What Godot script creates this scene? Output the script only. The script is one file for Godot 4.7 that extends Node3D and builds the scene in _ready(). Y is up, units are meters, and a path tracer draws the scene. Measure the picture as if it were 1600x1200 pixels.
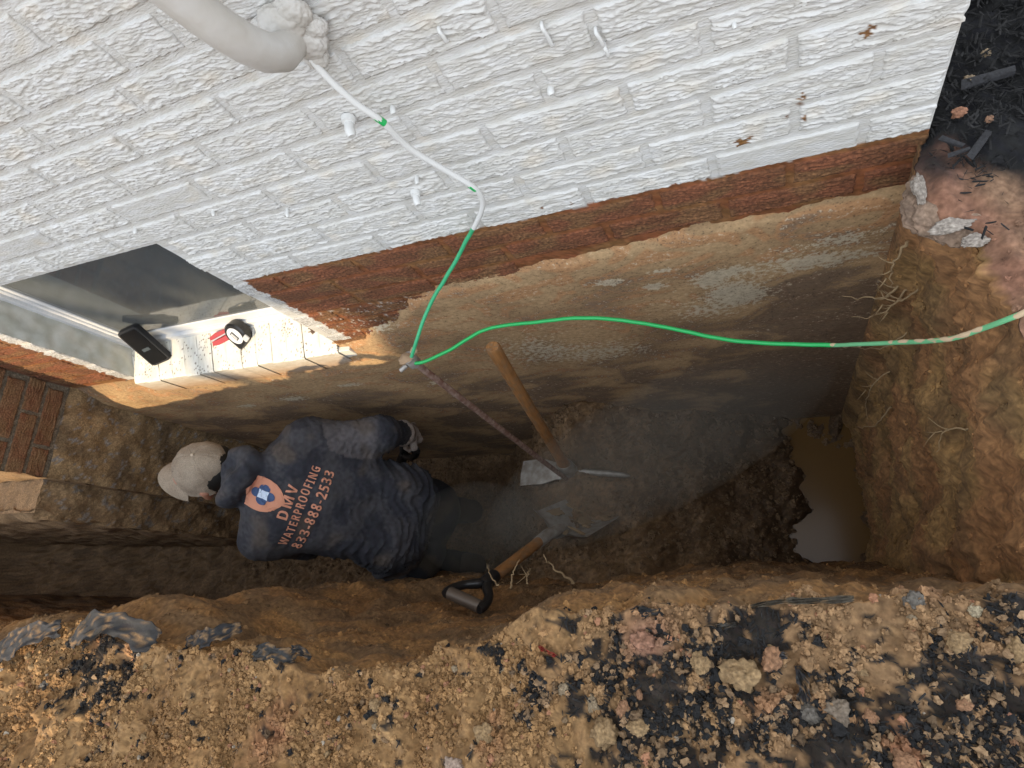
extends Node3D

const JOINT := 0.0125
const COURSE := 0.0663
const BOND := 0.2175
const CORNER_X := 0.2656
const JAMB_RIGHT := -1.145
const JAMB_LEFT := -2.03
const HEAD_Y := 0.199
const SILL_Y := -0.37
const BUMP_X := -2.37
const LIP := 0.4

var rng := RandomNumberGenerator.new()
var na := FastNoiseLite.new()
var nb := FastNoiseLite.new()
var nc := FastNoiseLite.new()
var nd := FastNoiseLite.new()
var M := {}
var bank := {}
var taken := {}
var end_v := PackedVector3Array()
var end_c := PackedColorArray()


# ---------------------------------------------------------------- helpers
func numbered(called: String) -> String:
	if not taken.has(called):
		taken[called] = 0
		return called
	taken[called] += 1
	return "%s_%03d" % [called, taken[called]]


func tag(o: Node3D, label: String, category: String, group := "") -> Node3D:
	o.set_meta("label", label)
	o.set_meta("category", category)
	if group:
		o.set_meta("group", group)
	return o


func base(called: String, where: Vector3, label: String, category: String, group := "") -> Node3D:
	var o := Node3D.new()
	o.name = numbered(called)
	add_child(o)
	o.position = where
	return tag(o, label, category, group)


func part(called: String, mesh: Mesh, m: Material, parent: Node3D = self, where := Vector3.ZERO) -> MeshInstance3D:
	var o := MeshInstance3D.new()
	o.name = numbered(called) if parent == self else called
	o.mesh = mesh
	o.material_override = m
	parent.add_child(o, true)
	o.position = where
	return o


func structure(called: String, mesh: Mesh, m: Material) -> MeshInstance3D:
	var o := part(called, mesh, m)
	o.set_meta("kind", "structure")
	return o


func lin(r: float, g: float, b: float) -> Color:
	return Color(r, g, b).linear_to_srgb()


func mat(c: Color, rough := 0.9, metal := 0.0) -> StandardMaterial3D:
	var m := StandardMaterial3D.new()
	m.albedo_color = c
	m.roughness = rough
	m.metallic = metal
	return m


func noise_image(size: int, seed_: int, freq: float, type := FastNoiseLite.TYPE_SIMPLEX_SMOOTH, octaves := 4) -> Image:
	var n := FastNoiseLite.new()
	n.seed = seed_
	n.noise_type = type
	n.frequency = freq
	n.fractal_octaves = octaves
	return n.get_seamless_image(size, size)


func ramped(img: Image, dark: Color, light: Color) -> ImageTexture:
	var out := Image.create(img.get_width(), img.get_height(), false, Image.FORMAT_RGB8)
	for y in img.get_height():
		for x in img.get_width():
			out.set_pixel(x, y, dark.lerp(light, img.get_pixel(x, y).r))
	out.generate_mipmaps()
	return ImageTexture.create_from_image(out)


func vertex_mat(rough: float, tex: Texture2D, scale: float, height: Texture2D, relief: float) -> StandardMaterial3D:
	var m := mat(Color.WHITE, rough)
	m.vertex_color_use_as_albedo = true
	m.uv1_triplanar = true
	m.uv1_world_triplanar = true
	m.uv1_scale = Vector3.ONE * scale
	if tex:
		m.albedo_texture = tex
	if height:
		m.heightmap_enabled = true
		m.heightmap_texture = height
		m.heightmap_scale = relief
	return m


func finish(v: PackedVector3Array, idx: PackedInt32Array, col := PackedColorArray(), uv := PackedVector2Array()) -> ArrayMesh:
	var n := PackedVector3Array()
	n.resize(v.size())
	for i in range(0, idx.size(), 3):
		var a := v[idx[i]]
		var f := (v[idx[i + 2]] - a).cross(v[idx[i + 1]] - a)
		n[idx[i]] += f
		n[idx[i + 1]] += f
		n[idx[i + 2]] += f
	for i in n.size():
		n[i] = n[i].normalized() if n[i].length_squared() > 1e-20 else Vector3.UP
	var arr := []
	arr.resize(Mesh.ARRAY_MAX)
	arr[Mesh.ARRAY_VERTEX] = v
	arr[Mesh.ARRAY_NORMAL] = n
	arr[Mesh.ARRAY_INDEX] = idx
	if col.size():
		arr[Mesh.ARRAY_COLOR] = col
	if uv.size():
		arr[Mesh.ARRAY_TEX_UV] = uv
	var m := ArrayMesh.new()
	m.add_surface_from_arrays(Mesh.PRIMITIVE_TRIANGLES, arr)
	return m


func grid_index(nu: int, nv: int, flip := false, first := 0) -> PackedInt32Array:
	# rows of nu points, nv rows
	var idx := PackedInt32Array()
	idx.resize((nu - 1) * (nv - 1) * 6)
	var k := 0
	for j in nv - 1:
		for i in nu - 1:
			var a := first + j * nu + i
			var b := a + 1
			var c := a + nu
			var d := c + 1
			var q := [a, c, b, b, c, d] if not flip else [a, b, c, b, d, c]
			for t in 6:
				idx[k + t] = q[t]
			k += 6
	return idx


func tube(pts: PackedVector3Array, radii: Array, seg := 10, caps := true) -> ArrayMesh:
	var v := PackedVector3Array()
	var idx := PackedInt32Array()
	var side := Vector3.ZERO
	for i in pts.size():
		var t := (pts[mini(i + 1, pts.size() - 1)] - pts[maxi(i - 1, 0)]).normalized()
		if i == 0:
			side = t.cross(Vector3(0.3, 1, 0.2) if absf(t.y) < 0.9 else Vector3(1, 0.1, 0.2)).normalized()
		else:
			side = (side - t * side.dot(t)).normalized()
		var up := t.cross(side)
		var r: float = radii[i] if radii.size() > 1 else radii[0]
		for s in seg:
			var a := TAU * s / seg
			v.append(pts[i] + (side * cos(a) + up * sin(a)) * r)
	for i in pts.size() - 1:
		for s in seg:
			var a := i * seg + s
			var b := i * seg + (s + 1) % seg
			idx.append_array([a, a + seg, b, b, a + seg, b + seg])
	if caps:
		for e in 2:
			var first := 0 if e == 0 else (pts.size() - 1) * seg
			var ring := v.slice(first, first + seg)
			var f2 := v.size()
			v.append_array(ring)
			v.append(pts[0] if e == 0 else pts[pts.size() - 1])
			for s in seg:
				var a := f2 + s
				var b := f2 + (s + 1) % seg
				idx.append_array([a, b, f2 + seg] if e == 0 else [b, a, f2 + seg])
	return finish(v, idx)


func smooth_path(pts: Array, n: int) -> PackedVector3Array:
	var c := Curve3D.new()
	for i in pts.size():
		var t: Vector3 = (pts[mini(i + 1, pts.size() - 1)] - pts[maxi(i - 1, 0)]) / 6.0
		c.add_point(pts[i], -t, t)
	var out := PackedVector3Array()
	var total := c.get_baked_length()
	for i in n:
		out.append(c.sample_baked(total * i / (n - 1), true))
	return out


func block(size: Vector3, bevel := 0.003) -> ArrayMesh:
	# a box with chamfered edges, centred
	var h := size / 2
	var b := minf(bevel, minf(h.x, minf(h.y, h.z)) * 0.9)
	var pts := []
	for sx in [-1, 1]:
		for sy in [-1, 1]:
			for sz in [-1, 1]:
				pts.append(Vector3(sx * (h.x - b), sy * h.y, sz * (h.z - b)))
				pts.append(Vector3(sx * h.x, sy * (h.y - b), sz * (h.z - b)))
				pts.append(Vector3(sx * (h.x - b), sy * (h.y - b), sz * h.z))
	return hull(pts)


func hull(pts: Array) -> ArrayMesh:
	# brute force: every plane through three points with all the rest behind it
	var faces := {}
	var n := pts.size()
	for i in n:
		for j in range(i + 1, n):
			for k in range(j + 1, n):
				var nn: Vector3 = (pts[j] - pts[i]).cross(pts[k] - pts[i])
				if nn.length() < 1e-12:
					continue
				nn = nn.normalized()
				var lo := 0.0
				var hi := 0.0
				for p in pts:
					var d: float = nn.dot(p - pts[i])
					lo = minf(lo, d)
					hi = maxf(hi, d)
				if lo < -1e-6 and hi > 1e-6:
					continue
				if hi > 1e-6:
					nn = -nn
				var key := "%d,%d,%d,%d" % [roundi(nn.x * 500), roundi(nn.y * 500), roundi(nn.z * 500), roundi(nn.dot(pts[i]) * 20000)]
				if not faces.has(key):
					faces[key] = [nn, nn.dot(pts[i])]
	var v := PackedVector3Array()
	var idx := PackedInt32Array()
	for key in faces:
		var nn: Vector3 = faces[key][0]
		var on := []
		var mid := Vector3.ZERO
		for p in pts:
			if absf(nn.dot(p) - faces[key][1]) < 2e-6:
				on.append(p)
				mid += p
		mid /= on.size()
		var e1: Vector3 = (on[0] - mid).normalized()
		var e2 := nn.cross(e1)
		on.sort_custom(func(p, q): return atan2((p - mid).dot(e2), (p - mid).dot(e1)) < atan2((q - mid).dot(e2), (q - mid).dot(e1)))
		var f := v.size()
		for p in on:
			v.append(p)
		for t in range(1, on.size() - 1):
			idx.append_array([f, f + t + 1, f + t])
	return finish(v, idx)


func icosphere(sub: int) -> Array:
	var t := (1.0 + sqrt(5.0)) / 2.0
	var v := [Vector3(-1, t, 0), Vector3(1, t, 0), Vector3(-1, -t, 0), Vector3(1, -t, 0), Vector3(0, -1, t), Vector3(0, 1, t), Vector3(0, -1, -t), Vector3(0, 1, -t), Vector3(t, 0, -1), Vector3(t, 0, 1), Vector3(-t, 0, -1), Vector3(-t, 0, 1)]
	for i in v.size():
		v[i] = v[i].normalized()
	var f := [0, 11, 5, 0, 5, 1, 0, 1, 7, 0, 7, 10, 0, 10, 11, 1, 5, 9, 5, 11, 4, 11, 10, 2, 10, 7, 6, 7, 1, 8, 3, 9, 4, 3, 4, 2, 3, 2, 6, 3, 6, 8, 3, 8, 9, 4, 9, 5, 2, 4, 11, 6, 2, 10, 8, 6, 7, 9, 8, 1]
	for s in sub:
		var g := []
		var mids := {}
		for i in range(0, f.size(), 3):
			var m := []
			for e in 3:
				var a: int = f[i + e]
				var b: int = f[i + (e + 1) % 3]
				var key := mini(a, b) * 100000 + maxi(a, b)
				if not mids.has(key):
					mids[key] = v.size()
					v.append(((v[a] + v[b]) / 2).normalized())
				m.append(mids[key])
			g.append_array([f[i], m[0], m[2], f[i + 1], m[1], m[0], f[i + 2], m[2], m[1], m[0], m[1], m[2]])
		f = g
	return [v, f]


func lump(seed_: int, sub: int, rough: float, squash := 0.75) -> ArrayMesh:
	# a stone or clod about one unit across
	var ico := icosphere(sub)
	var v := PackedVector3Array()
	var off := Vector3(seed_ * 7.3, seed_ * 3.1, seed_ * 1.7)
	for p: Vector3 in ico[0]:
		var r := 1.0 + rough * na.get_noise_3dv(p * 0.9 + off) + rough * 0.7 * nb.get_noise_3dv(p * 2.3 + off) + rough * 0.45 * nc.get_noise_3dv(p * 5.5 + off)
		v.append(Vector3(p.x, p.y * squash, p.z * (0.85 + 0.1 * sin(seed_))) * r * 0.5)
	var idx := PackedInt32Array()
	for i in range(0, ico[1].size(), 3):
		idx.append_array([ico[1][i], ico[1][i + 2], ico[1][i + 1]])
	return finish(v, idx)


func faceted(m: ArrayMesh) -> ArrayMesh:
	# the same shape with a hard edge between its faces
	var arr := m.surface_get_arrays(0)
	var v: PackedVector3Array = arr[Mesh.ARRAY_VERTEX]
	var out := PackedVector3Array()
	for i: int in arr[Mesh.ARRAY_INDEX]:
		out.append(v[i])
	return finish(out, PackedInt32Array(range(out.size())))


func pw(x: float, table: Array) -> float:
	# piecewise linear, smoothed at the knots
	if x <= table[0][0]:
		return table[0][1]
	for i in range(1, table.size()):
		if x <= table[i][0]:
			var t: float = (x - table[i - 1][0]) / (table[i][0] - table[i - 1][0])
			return lerpf(table[i - 1][1], table[i][1], t * t * (3 - 2 * t))
	return table[-1][1]


func spaced(lo: float, a: float, b: float, hi: float, fine: float, coarse: float, growth := 1.035) -> PackedFloat32Array:
	# fine steps between a and b, growing outwards to lo and hi
	var out: Array = []
	var x := a
	var s := fine
	while x > lo:
		s = minf(s * growth, coarse)
		x -= s
		out.push_front(maxf(x, lo))
	var n := ceili((b - a) / fine)
	for i in n + 1:
		out.append(lerpf(a, b, float(i) / n))
	x = b
	s = fine
	while x < hi:
		s = minf(s * 1.25, coarse)
		x += s
		out.append(minf(x, hi))
	return PackedFloat32Array(out)


# ---------------------------------------------------------------- scene
func _ready() -> void:
	rng.seed = 20240
	for n in [[na, 3], [nb, 17], [nc, 41]]:
		n[0].seed = n[1]
		n[0].frequency = 1.0
		n[0].noise_type = FastNoiseLite.TYPE_SIMPLEX_SMOOTH
		n[0].fractal_type = FastNoiseLite.FRACTAL_NONE
	nd.seed = 77
	nd.frequency = 1.0
	nd.noise_type = FastNoiseLite.TYPE_CELLULAR
	nd.cellular_return_type = FastNoiseLite.RETURN_DISTANCE
	nd.fractal_type = FastNoiseLite.FRACTAL_NONE
	# camera
	var cam := Camera3D.new()
	cam.name = "camera"
	cam.fov = 63.92
	cam.near = 0.02
	cam.far = 200.0
	cam.transform = Transform3D(Basis(Vector3(0.9196, -0.3922, -0.0226), Vector3(0.1031, 0.2965, -0.9495), Vector3(0.3791, 0.8708, 0.3131)).orthonormalized(), Vector3(0, 0.943, 0.664))
	add_child(cam)
	# sky and exposure
	var env := Environment.new()
	var sky := ProceduralSkyMaterial.new()
	sky.sky_top_color = Color(0.88, 0.91, 0.95)
	sky.sky_horizon_color = Color(0.92, 0.93, 0.94)
	sky.sky_curve = 0.2
	sky.ground_bottom_color = Color(0.3, 0.26, 0.22)
	sky.ground_horizon_color = Color(0.6, 0.58, 0.55)
	sky.sun_angle_max = 1.0
	env.background_mode = Environment.BG_SKY
	env.sky = Sky.new()
	env.sky.sky_material = sky
	env.background_energy_multiplier = 1.0
	env.tonemap_mode = Environment.TONE_MAPPER_LINEAR
	env.tonemap_exposure = 2.72
	env.volumetric_fog_enabled = true
	env.volumetric_fog_density = 0.0
	env.sdfgi_enabled = true
	env.ssao_enabled = true
	env.ssil_enabled = true
	var world := WorldEnvironment.new()
	world.name = "world"
	world.environment = env
	add_child(world)
	# sun: over the far bank, slightly from the left
	var sun := DirectionalLight3D.new()
	sun.name = "sun"
	sun.light_energy = 0.6
	sun.light_color = Color(1.0, 0.9, 0.74)
	sun.light_angular_distance = 0.55
	sun.shadow_enabled = true
	add_child(sun)
	sun.look_at_from_position(Vector3.ZERO, Vector3(0.22, -0.69, -1.0))

	make_materials()
	build_ground()
	build_house()
	build_cover()
	build_wiring()
	build_tools()
	build_sill_things()
	build_person()
	build_litter()
	build_dust()


func make_materials() -> void:
	var fine := noise_image(512, 5, 0.05, FastNoiseLite.TYPE_SIMPLEX_SMOOTH, 5)
	var cells := noise_image(512, 9, 0.06, FastNoiseLite.TYPE_CELLULAR, 3)
	var grain := ramped(fine, Color(0.62, 0.6, 0.58), Color(1, 1, 1))
	var cell_tex := ImageTexture.create_from_image(cells)
	var fine_tex := ImageTexture.create_from_image(fine)
	var blotch := ramped(noise_image(512, 23, 0.012, FastNoiseLite.TYPE_SIMPLEX_SMOOTH, 5), Color(0.90, 0.885, 0.85), Color(1, 1, 1))
	M.soil = vertex_mat(0.97, grain, 3.4, cell_tex, 0.22)
	M.floor_soil = vertex_mat(0.75, grain, 3.0, cell_tex, 0.25)
	M.crumb = vertex_mat(1.0, grain, 6.0, null, 0.0)
	M.clod = vertex_mat(0.97, grain, 5.0, cell_tex, 0.16)
	M.paint = vertex_mat(0.5, blotch, 1.6, fine_tex, 0.1)
	M.paint.uv1_scale = Vector3(2.5, 9.0, 2.5)
	M.brick = vertex_mat(0.95, grain, 5.0, cell_tex, 0.16)
	M.vinyl = mat(lin(0.62, 0.63, 0.64), 0.35)
	M.cement = vertex_mat(0.9, blotch, 3.0, fine_tex, 0.03)
	M.room = mat(lin(0.12, 0.12, 0.125), 0.95)
	M.glass = mat(Color(0.36, 0.375, 0.38, 0.72), 0.05)
	M.glass.transparency = BaseMaterial3D.TRANSPARENCY_ALPHA
	M.conduit = vertex_mat(0.5, ramped(noise_image(256, 61, 0.02), lin(0.42, 0.39, 0.34), lin(0.56, 0.555, 0.54)), 2.2, fine_tex, 0.06)
	M.plain_paint = mat(lin(0.64, 0.64, 0.632), 0.6)
	M.wire_white = mat(lin(0.62, 0.62, 0.6), 0.5)
	M.wire_green = mat(lin(0.015, 0.36, 0.09), 0.32)
	M.wire_green_dusty = mat(lin(0.04, 0.36, 0.16), 0.5)
	M.mud = vertex_mat(0.95, grain, 12.0, fine_tex, 0.2)
	var rust := ramped(noise_image(256, 31, 0.03), lin(0.10, 0.035, 0.022), lin(0.42, 0.34, 0.28))
	M.rod = mat(Color.WHITE, 0.65, 0.2)
	M.rod.albedo_texture = rust
	M.rod.uv1_triplanar = true
	M.rod.uv1_scale = Vector3.ONE * 6
	var wood := Image.create(128, 512, false, Image.FORMAT_RGB8)
	for y in 512:
		for x in 128:
			var g := 0.5 + 0.5 * na.get_noise_2d(x * 0.35, y * 0.012) * 0.7 + 0.22 * nb.get_noise_2d(x * 0.05, y * 0.03)
			var dirt := clampf(nc.get_noise_2d(x * 0.06, y * 0.03) * 1.9 - 0.1, 0, 1)
			wood.set_pixel(x, y, lin(0.17, 0.075, 0.022).lerp(lin(0.42, 0.2, 0.07), clampf(g, 0, 1)).lerp(lin(0.2, 0.13, 0.08), dirt * 0.7))
	wood.generate_mipmaps()
	M.wood = mat(Color.WHITE, 0.6)
	M.wood.albedo_texture = ImageTexture.create_from_image(wood)
	M.wood.uv1_triplanar = true
	M.wood.uv1_scale = Vector3(4, 1.5, 4)
	M.steel = mat(Color.WHITE, 0.55, 0.35)
	M.steel.albedo_texture = ramped(noise_image(256, 37, 0.025), lin(0.16, 0.13, 0.10), lin(0.50, 0.49, 0.47))
	M.steel.uv1_triplanar = true
	M.steel.uv1_scale = Vector3.ONE * 4
	M.black = mat(lin(0.012, 0.012, 0.013), 0.35)
	M.black_matt = mat(lin(0.014, 0.014, 0.016), 0.8)
	M.cloth = vertex_mat(0.95, ramped(noise_image(512, 51, 0.2, FastNoiseLite.TYPE_SIMPLEX_SMOOTH, 3), Color(0.86, 0.86, 0.86), Color(1, 1, 1)), 14.0, fine_tex, 0.05)
	M.print = mat(lin(0.6, 0.27, 0.17), 0.85)
	M.print_blue = mat(lin(0.05, 0.09, 0.2), 0.8)
	M.print_white = mat(lin(0.6, 0.7, 0.85), 0.8)
	M.cap = vertex_mat(0.95, grain, 10.0, fine_tex, 0.06)
	M.skin = mat(lin(0.42, 0.2, 0.13), 0.55)
	M.skin.subsurf_scatter_enabled = true
	M.skin.subsurf_scatter_strength = 0.15
	M.hair = mat(lin(0.008, 0.007, 0.006), 0.6)
	M.root = mat(lin(0.34, 0.24, 0.13), 0.9)
	M.fabric = vertex_mat(0.85, grain, 8.0, null, 0.0)
	M.leaf = mat(lin(0.05, 0.1, 0.03), 0.7)
	M.bark = mat(lin(0.1, 0.07, 0.05), 0.95)
	M.water = mat(lin(0.14, 0.078, 0.028), 0.16)
	M.water.metallic_specular = 0.3


# ---------------------------------------------------------------- ground
func lip_z(x: float) -> float:
	return pw(x, [[-2.6, 0.95], [-1.67, 0.82], [-1.39, 0.752], [-1.15, 0.80], [-0.91, 0.782], [-0.73, 0.805], [-0.62, 0.805], [-0.5, 0.752], [-0.32, 0.692], [-0.2, 0.69], [-0.07, 0.678], [0.01, 0.668], [0.2, 0.658], [0.6, 0.65]]) + 0.012 * na.get_noise_2d(x * 9, 3.0) + 0.006 * nb.get_noise_2d(x * 31, 8.0)


func soil_color(p: Vector3, n1: float) -> Color:
	# loose spoil on the bank: ochre crumbs, red clay, black mulch in patches
	var c := Color(0.50, 0.30, 0.13).lerp(Color(0.37, 0.205, 0.08), clampf(0.5 + 0.9 * na.get_noise_3d(p.x * 6, p.y * 6, p.z * 6 + 4), 0, 1))
	var right := smoothstep(-0.45, 0.0, p.x + 0.12 * nb.get_noise_2d(p.x * 7, p.z * 7))
	c = c.lerp(Color(0.36, 0.22, 0.115), right * 0.7)
	var red := clampf(nb.get_noise_3d(p.x * 5 + 9, p.y * 5, p.z * 5) * 2.2 - 0.75, 0, 1)
	c = c.lerp(Color(0.42, 0.17, 0.095), red * 0.8)
	var pink := exp(-Vector2(p.x + 0.19, p.z - 0.733).length_squared() / 0.0011)
	c = c.lerp(Color(0.45, 0.24, 0.155), clampf(pink * 1.1, 0, 1))
	c = c.lerp(Color(0.02, 0.018, 0.017), black_mask(p) * 0.94)
	return c * (0.82 + 0.3 * n1)


const MULCH := [[-1.33, 0.835, 0.085, 1.0], [-1.23, 0.87, 0.055, 0.8], [-0.345, 0.81, 0.05, 0.8], [-0.30, 0.735, 0.05, 0.5], [-0.235, 0.745, 0.03, 0.9], [-0.22, 0.82, 0.07, 0.9], [-0.13, 0.77, 0.06, 0.9], [-0.05, 0.71, 0.06, 1.2], [-0.14, 0.87, 0.09, 0.8], [0.04, 0.8, 0.07, 0.8], [0.01, 0.87, 0.08, 0.6], [0.17, 0.765, 0.06, 1.1], [0.14, 0.85, 0.07, 0.8], [0.235, 0.665, 0.035, 1.2], [0.28, 0.79, 0.09, 1.4], [-0.43, 0.76, 0.035, 0.6], [-0.6, 0.86, 0.04, 0.5]]


func black_mask(p: Vector3) -> float:
	var m := 0.0
	for b in MULCH:
		var d: float = Vector2(p.x - b[0], p.z - b[1]).length_squared() / (b[2] * b[2])
		if d < 4.0:
			m += b[3] * exp(-d * 1.2)
	m += 0.75 * nb.get_noise_2d(p.x * 24, p.z * 24) + 0.5 * nc.get_noise_2d(p.x * 60, p.z * 60)
	return smoothstep(0.58, 0.78, m)


func build_ground() -> void:
	# near bank: the loose top, its lip and the cut face under it
	var xs := spaced(-9.0, -2.0, 0.46, 6.0, 0.0068, 0.5)
	var rows := 310
	var v := PackedVector3Array()
	var col := PackedColorArray()
	for j in rows:
		for x in xs:
			var p := bank_point(x, float(j) / (rows - 1))
			v.append(p[0])
			col.append(p[1])
	var m := finish(v, grid_index(xs.size(), rows, false), col)
	bank = {"v": v, "nx": xs.size(), "rows": rows, "xs": xs, "n": m.surface_get_arrays(0)[Mesh.ARRAY_NORMAL]}
	structure("ground", m, M.soil)

	# trench floor
	xs = spaced(-7.0, -2.7, 0.36, 0.6, 0.0085, 0.3, 1.009)
	var nz := 96
	v = PackedVector3Array()
	col = PackedColorArray()
	for j in nz:
		var z := lerpf(-0.03, 0.86, float(j) / (nz - 1))
		for x in xs:
			var y := floor_y(x, z)
			v.append(Vector3(x + 0.006 * nb.get_noise_2d(x * 40, z * 40), y, z))
			var wet := smoothstep(-0.45, 0.0, x + 0.2 * na.get_noise_2d(x * 5, z * 5))
			var c := Color(0.32, 0.195, 0.095).lerp(Color(0.22, 0.13, 0.06), clampf(0.5 + na.get_noise_2d(x * 8, z * 8), 0, 1))
			c = c.lerp(Color(0.12, 0.07, 0.035), wet * 0.75)
			c *= 0.85 + 0.35 * nc.get_noise_2d(x * 55, z * 55)
			col.append(c)
	structure("trench_floor", finish(v, grid_index(xs.size(), nz, true), col), M.floor_soil)

	# end of the trench and the mulched ground beyond the corner of the house
	var zs := spaced(-6.0, -0.5, 0.70, 0.72, 0.0075, 0.4)
	rows = 400
	v = PackedVector3Array()
	col = PackedColorArray()
	for j in rows:
		var s := float(j) / (rows - 1)
		for z in zs:
			var lip := pw(z, [[-0.02, 0.262], [0.05, 0.242], [0.10, 0.24], [0.15, 0.262], [0.19, 0.306], [0.32, 0.318], [0.5, 0.322], [0.64, 0.33]]) + 0.006 * nb.get_noise_2d(z * 30, 1)
			if z < 0:
				lip = 0.262
			var p := Vector3.ZERO
			var top := s < 0.28
			if top:
				var t := s / 0.28
				p = Vector3(lip + 6.0 * pow(1 - t, 3.0) + 0.26 * (1 - t), 0.0, z)
				p.y = 0.0 + 0.012 * na.get_noise_2d(p.x * 14, z * 14) - 0.008 * (nd.get_noise_2d(p.x * 45, z * 45) + 0.4) + 0.015 * smoothstep(0.3, 0.6, p.x)
				p.y -= 0.02 * smoothstep(lip + 0.03, lip, p.x)
			else:
				var t := (s - 0.28) / 0.72
				var y := -0.02 - 1.9 * t
				var foot := pw(y, [[-1.8, 0.285], [-1.2, 0.292], [-0.6, 0.30], [-0.02, 0.30]])
				var x := lerpf(foot, lip, smoothstep(-0.35, -0.02, y))
				x += 0.016 * na.get_noise_2d(y * 5, z * 6) + 0.008 * nb.get_noise_2d(y * 9 + 4, z * 22) + 0.004 * nc.get_noise_2d(y * 26, z * 60)
				x += 0.02 * smoothstep(0.45, 0.6, z) * smoothstep(-0.2, -0.9, y) * -1.5
				var chunk := clampf(0.4 + 1.3 * na.get_noise_2d(y * 4 + 8, z * 6), 0.0, 1.0)
				x += 0.006 * chunk * (nd.get_noise_2d(y * 26, z * 26) + 0.4) + 0.004 * chunk * (nd.get_noise_2d(y * 70, z * 70) + 0.4) + 0.004 * nc.get_noise_2d(y * 14, z * 60)
				x = lerpf(x, 0.255, smoothstep(0.075, 0.03, z))
				p = Vector3(x, y, z)
			v.append(p)
			var g := nc.get_noise_3d(p.x * 50, p.y * 50, p.z * 50)
			var c := Color(0.55, 0.335, 0.135).lerp(Color(0.42, 0.245, 0.09), clampf(0.5 + 1.1 * na.get_noise_3d(p.x * 6, p.y * 5, p.z * 8), 0, 1))
			var red := smoothstep(-0.1, 0.35, na.get_noise_3d(p.x * 3 + 5, p.y * 4, p.z * 5) + 0.3 * smoothstep(-0.5, -0.1, p.y))
			c = c.lerp(Color(0.47, 0.215, 0.095), red * 0.6)
			var damp := smoothstep(0.1, 0.5, nb.get_noise_3d(p.x * 4, p.y * 7, p.z * 7 + 3))
			c = c.lerp(Color(0.2, 0.12, 0.055), damp * 0.55)
			if top:
				c = Color(0.34, 0.2, 0.12).lerp(Color(0.38, 0.19, 0.12), clampf(0.5 + nb.get_noise_2d(p.x * 9, z * 9), 0, 1))
				var mulch := smoothstep(0.12, 0.02, z + 0.05 * na.get_noise_2d(p.x * 11, z * 11) - 0.16 * smoothstep(0.27, 0.45, p.x))
				c = c.lerp(Color(0.012, 0.012, 0.014), mulch)
			col.append(c * (0.85 + 0.35 * g))
	end_v = v
	end_c = col
	structure("trench_end_bank", finish(v, grid_index(zs.size(), rows, true), col), M.soil)

	# muddy water standing at the end of the trench
	v = PackedVector3Array()
	var nu := 14
	for j in 26:
		for i in nu:
			v.append(Vector3(lerpf(-0.12, 0.34, float(i) / (nu - 1)), -1.652, lerpf(-0.02, 0.62, j / 25.0)))
	structure("puddle_water", finish(v, grid_index(nu, 26, true)), M.water)


func floor_y(x: float, z: float) -> float:
	var y := pw(x + 0.05 * nb.get_noise_2d(z * 9, 2.0) * smoothstep(-0.3, 0.0, x), [[-4.9, -0.3], [-4.3, -1.6], [-3.6, -1.88], [-2.6, -1.88], [-1.25, -1.88], [-1.02, -1.62], [-0.85, -1.33], [-0.68, -1.25], [-0.5, -1.31], [-0.3, -1.44], [-0.12, -1.56], [0.02, -1.635], [0.12, -1.72], [0.3, -1.70]])
	# spoil heaped against the wall, and a shelf at the foot of the near face
	y += 0.10 * exp(-(pow((x + 0.66) / 0.12, 2) + pow((z - 0.06) / 0.1, 2)))
	y += 0.07 * smoothstep(0.5, 0.62, z) * smoothstep(-1.2, -0.8, x)
	y += 0.06 * smoothstep(0.16, 0.02, z) * smoothstep(-0.35, -0.1, x) * smoothstep(0.09, 0.0, x)
	# a lobe of mud that reaches into the water
	y += 0.07 * exp(-(pow((x - 0.06) / 0.05, 2) + pow((z - 0.33) / 0.1, 2))) + 0.06 * exp(-(pow((x - 0.2) / 0.07, 2) + pow((z - 0.1) / 0.05, 2)))
	var rough := 1.0 - 0.35 * smoothstep(0.05, 0.15, x)
	y += 0.05 * smoothstep(0.25, 0.31, x + 0.03 * nb.get_noise_2d(z * 14, 6)) + 0.045 * smoothstep(0.1, 0.02, z + 0.04 * nb.get_noise_2d(x * 14, 4)) * smoothstep(0.0, 0.1, x)
	y += rough * (0.035 * na.get_noise_2d(x * 6, z * 6) + 0.022 * absf(nb.get_noise_2d(x * 17, z * 17)) - 0.020 * (nd.get_noise_2d(x * 24, z * 24) + 0.4) - 0.011 * (nd.get_noise_2d(x * 55, z * 55) + 0.4))
	return y


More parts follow.
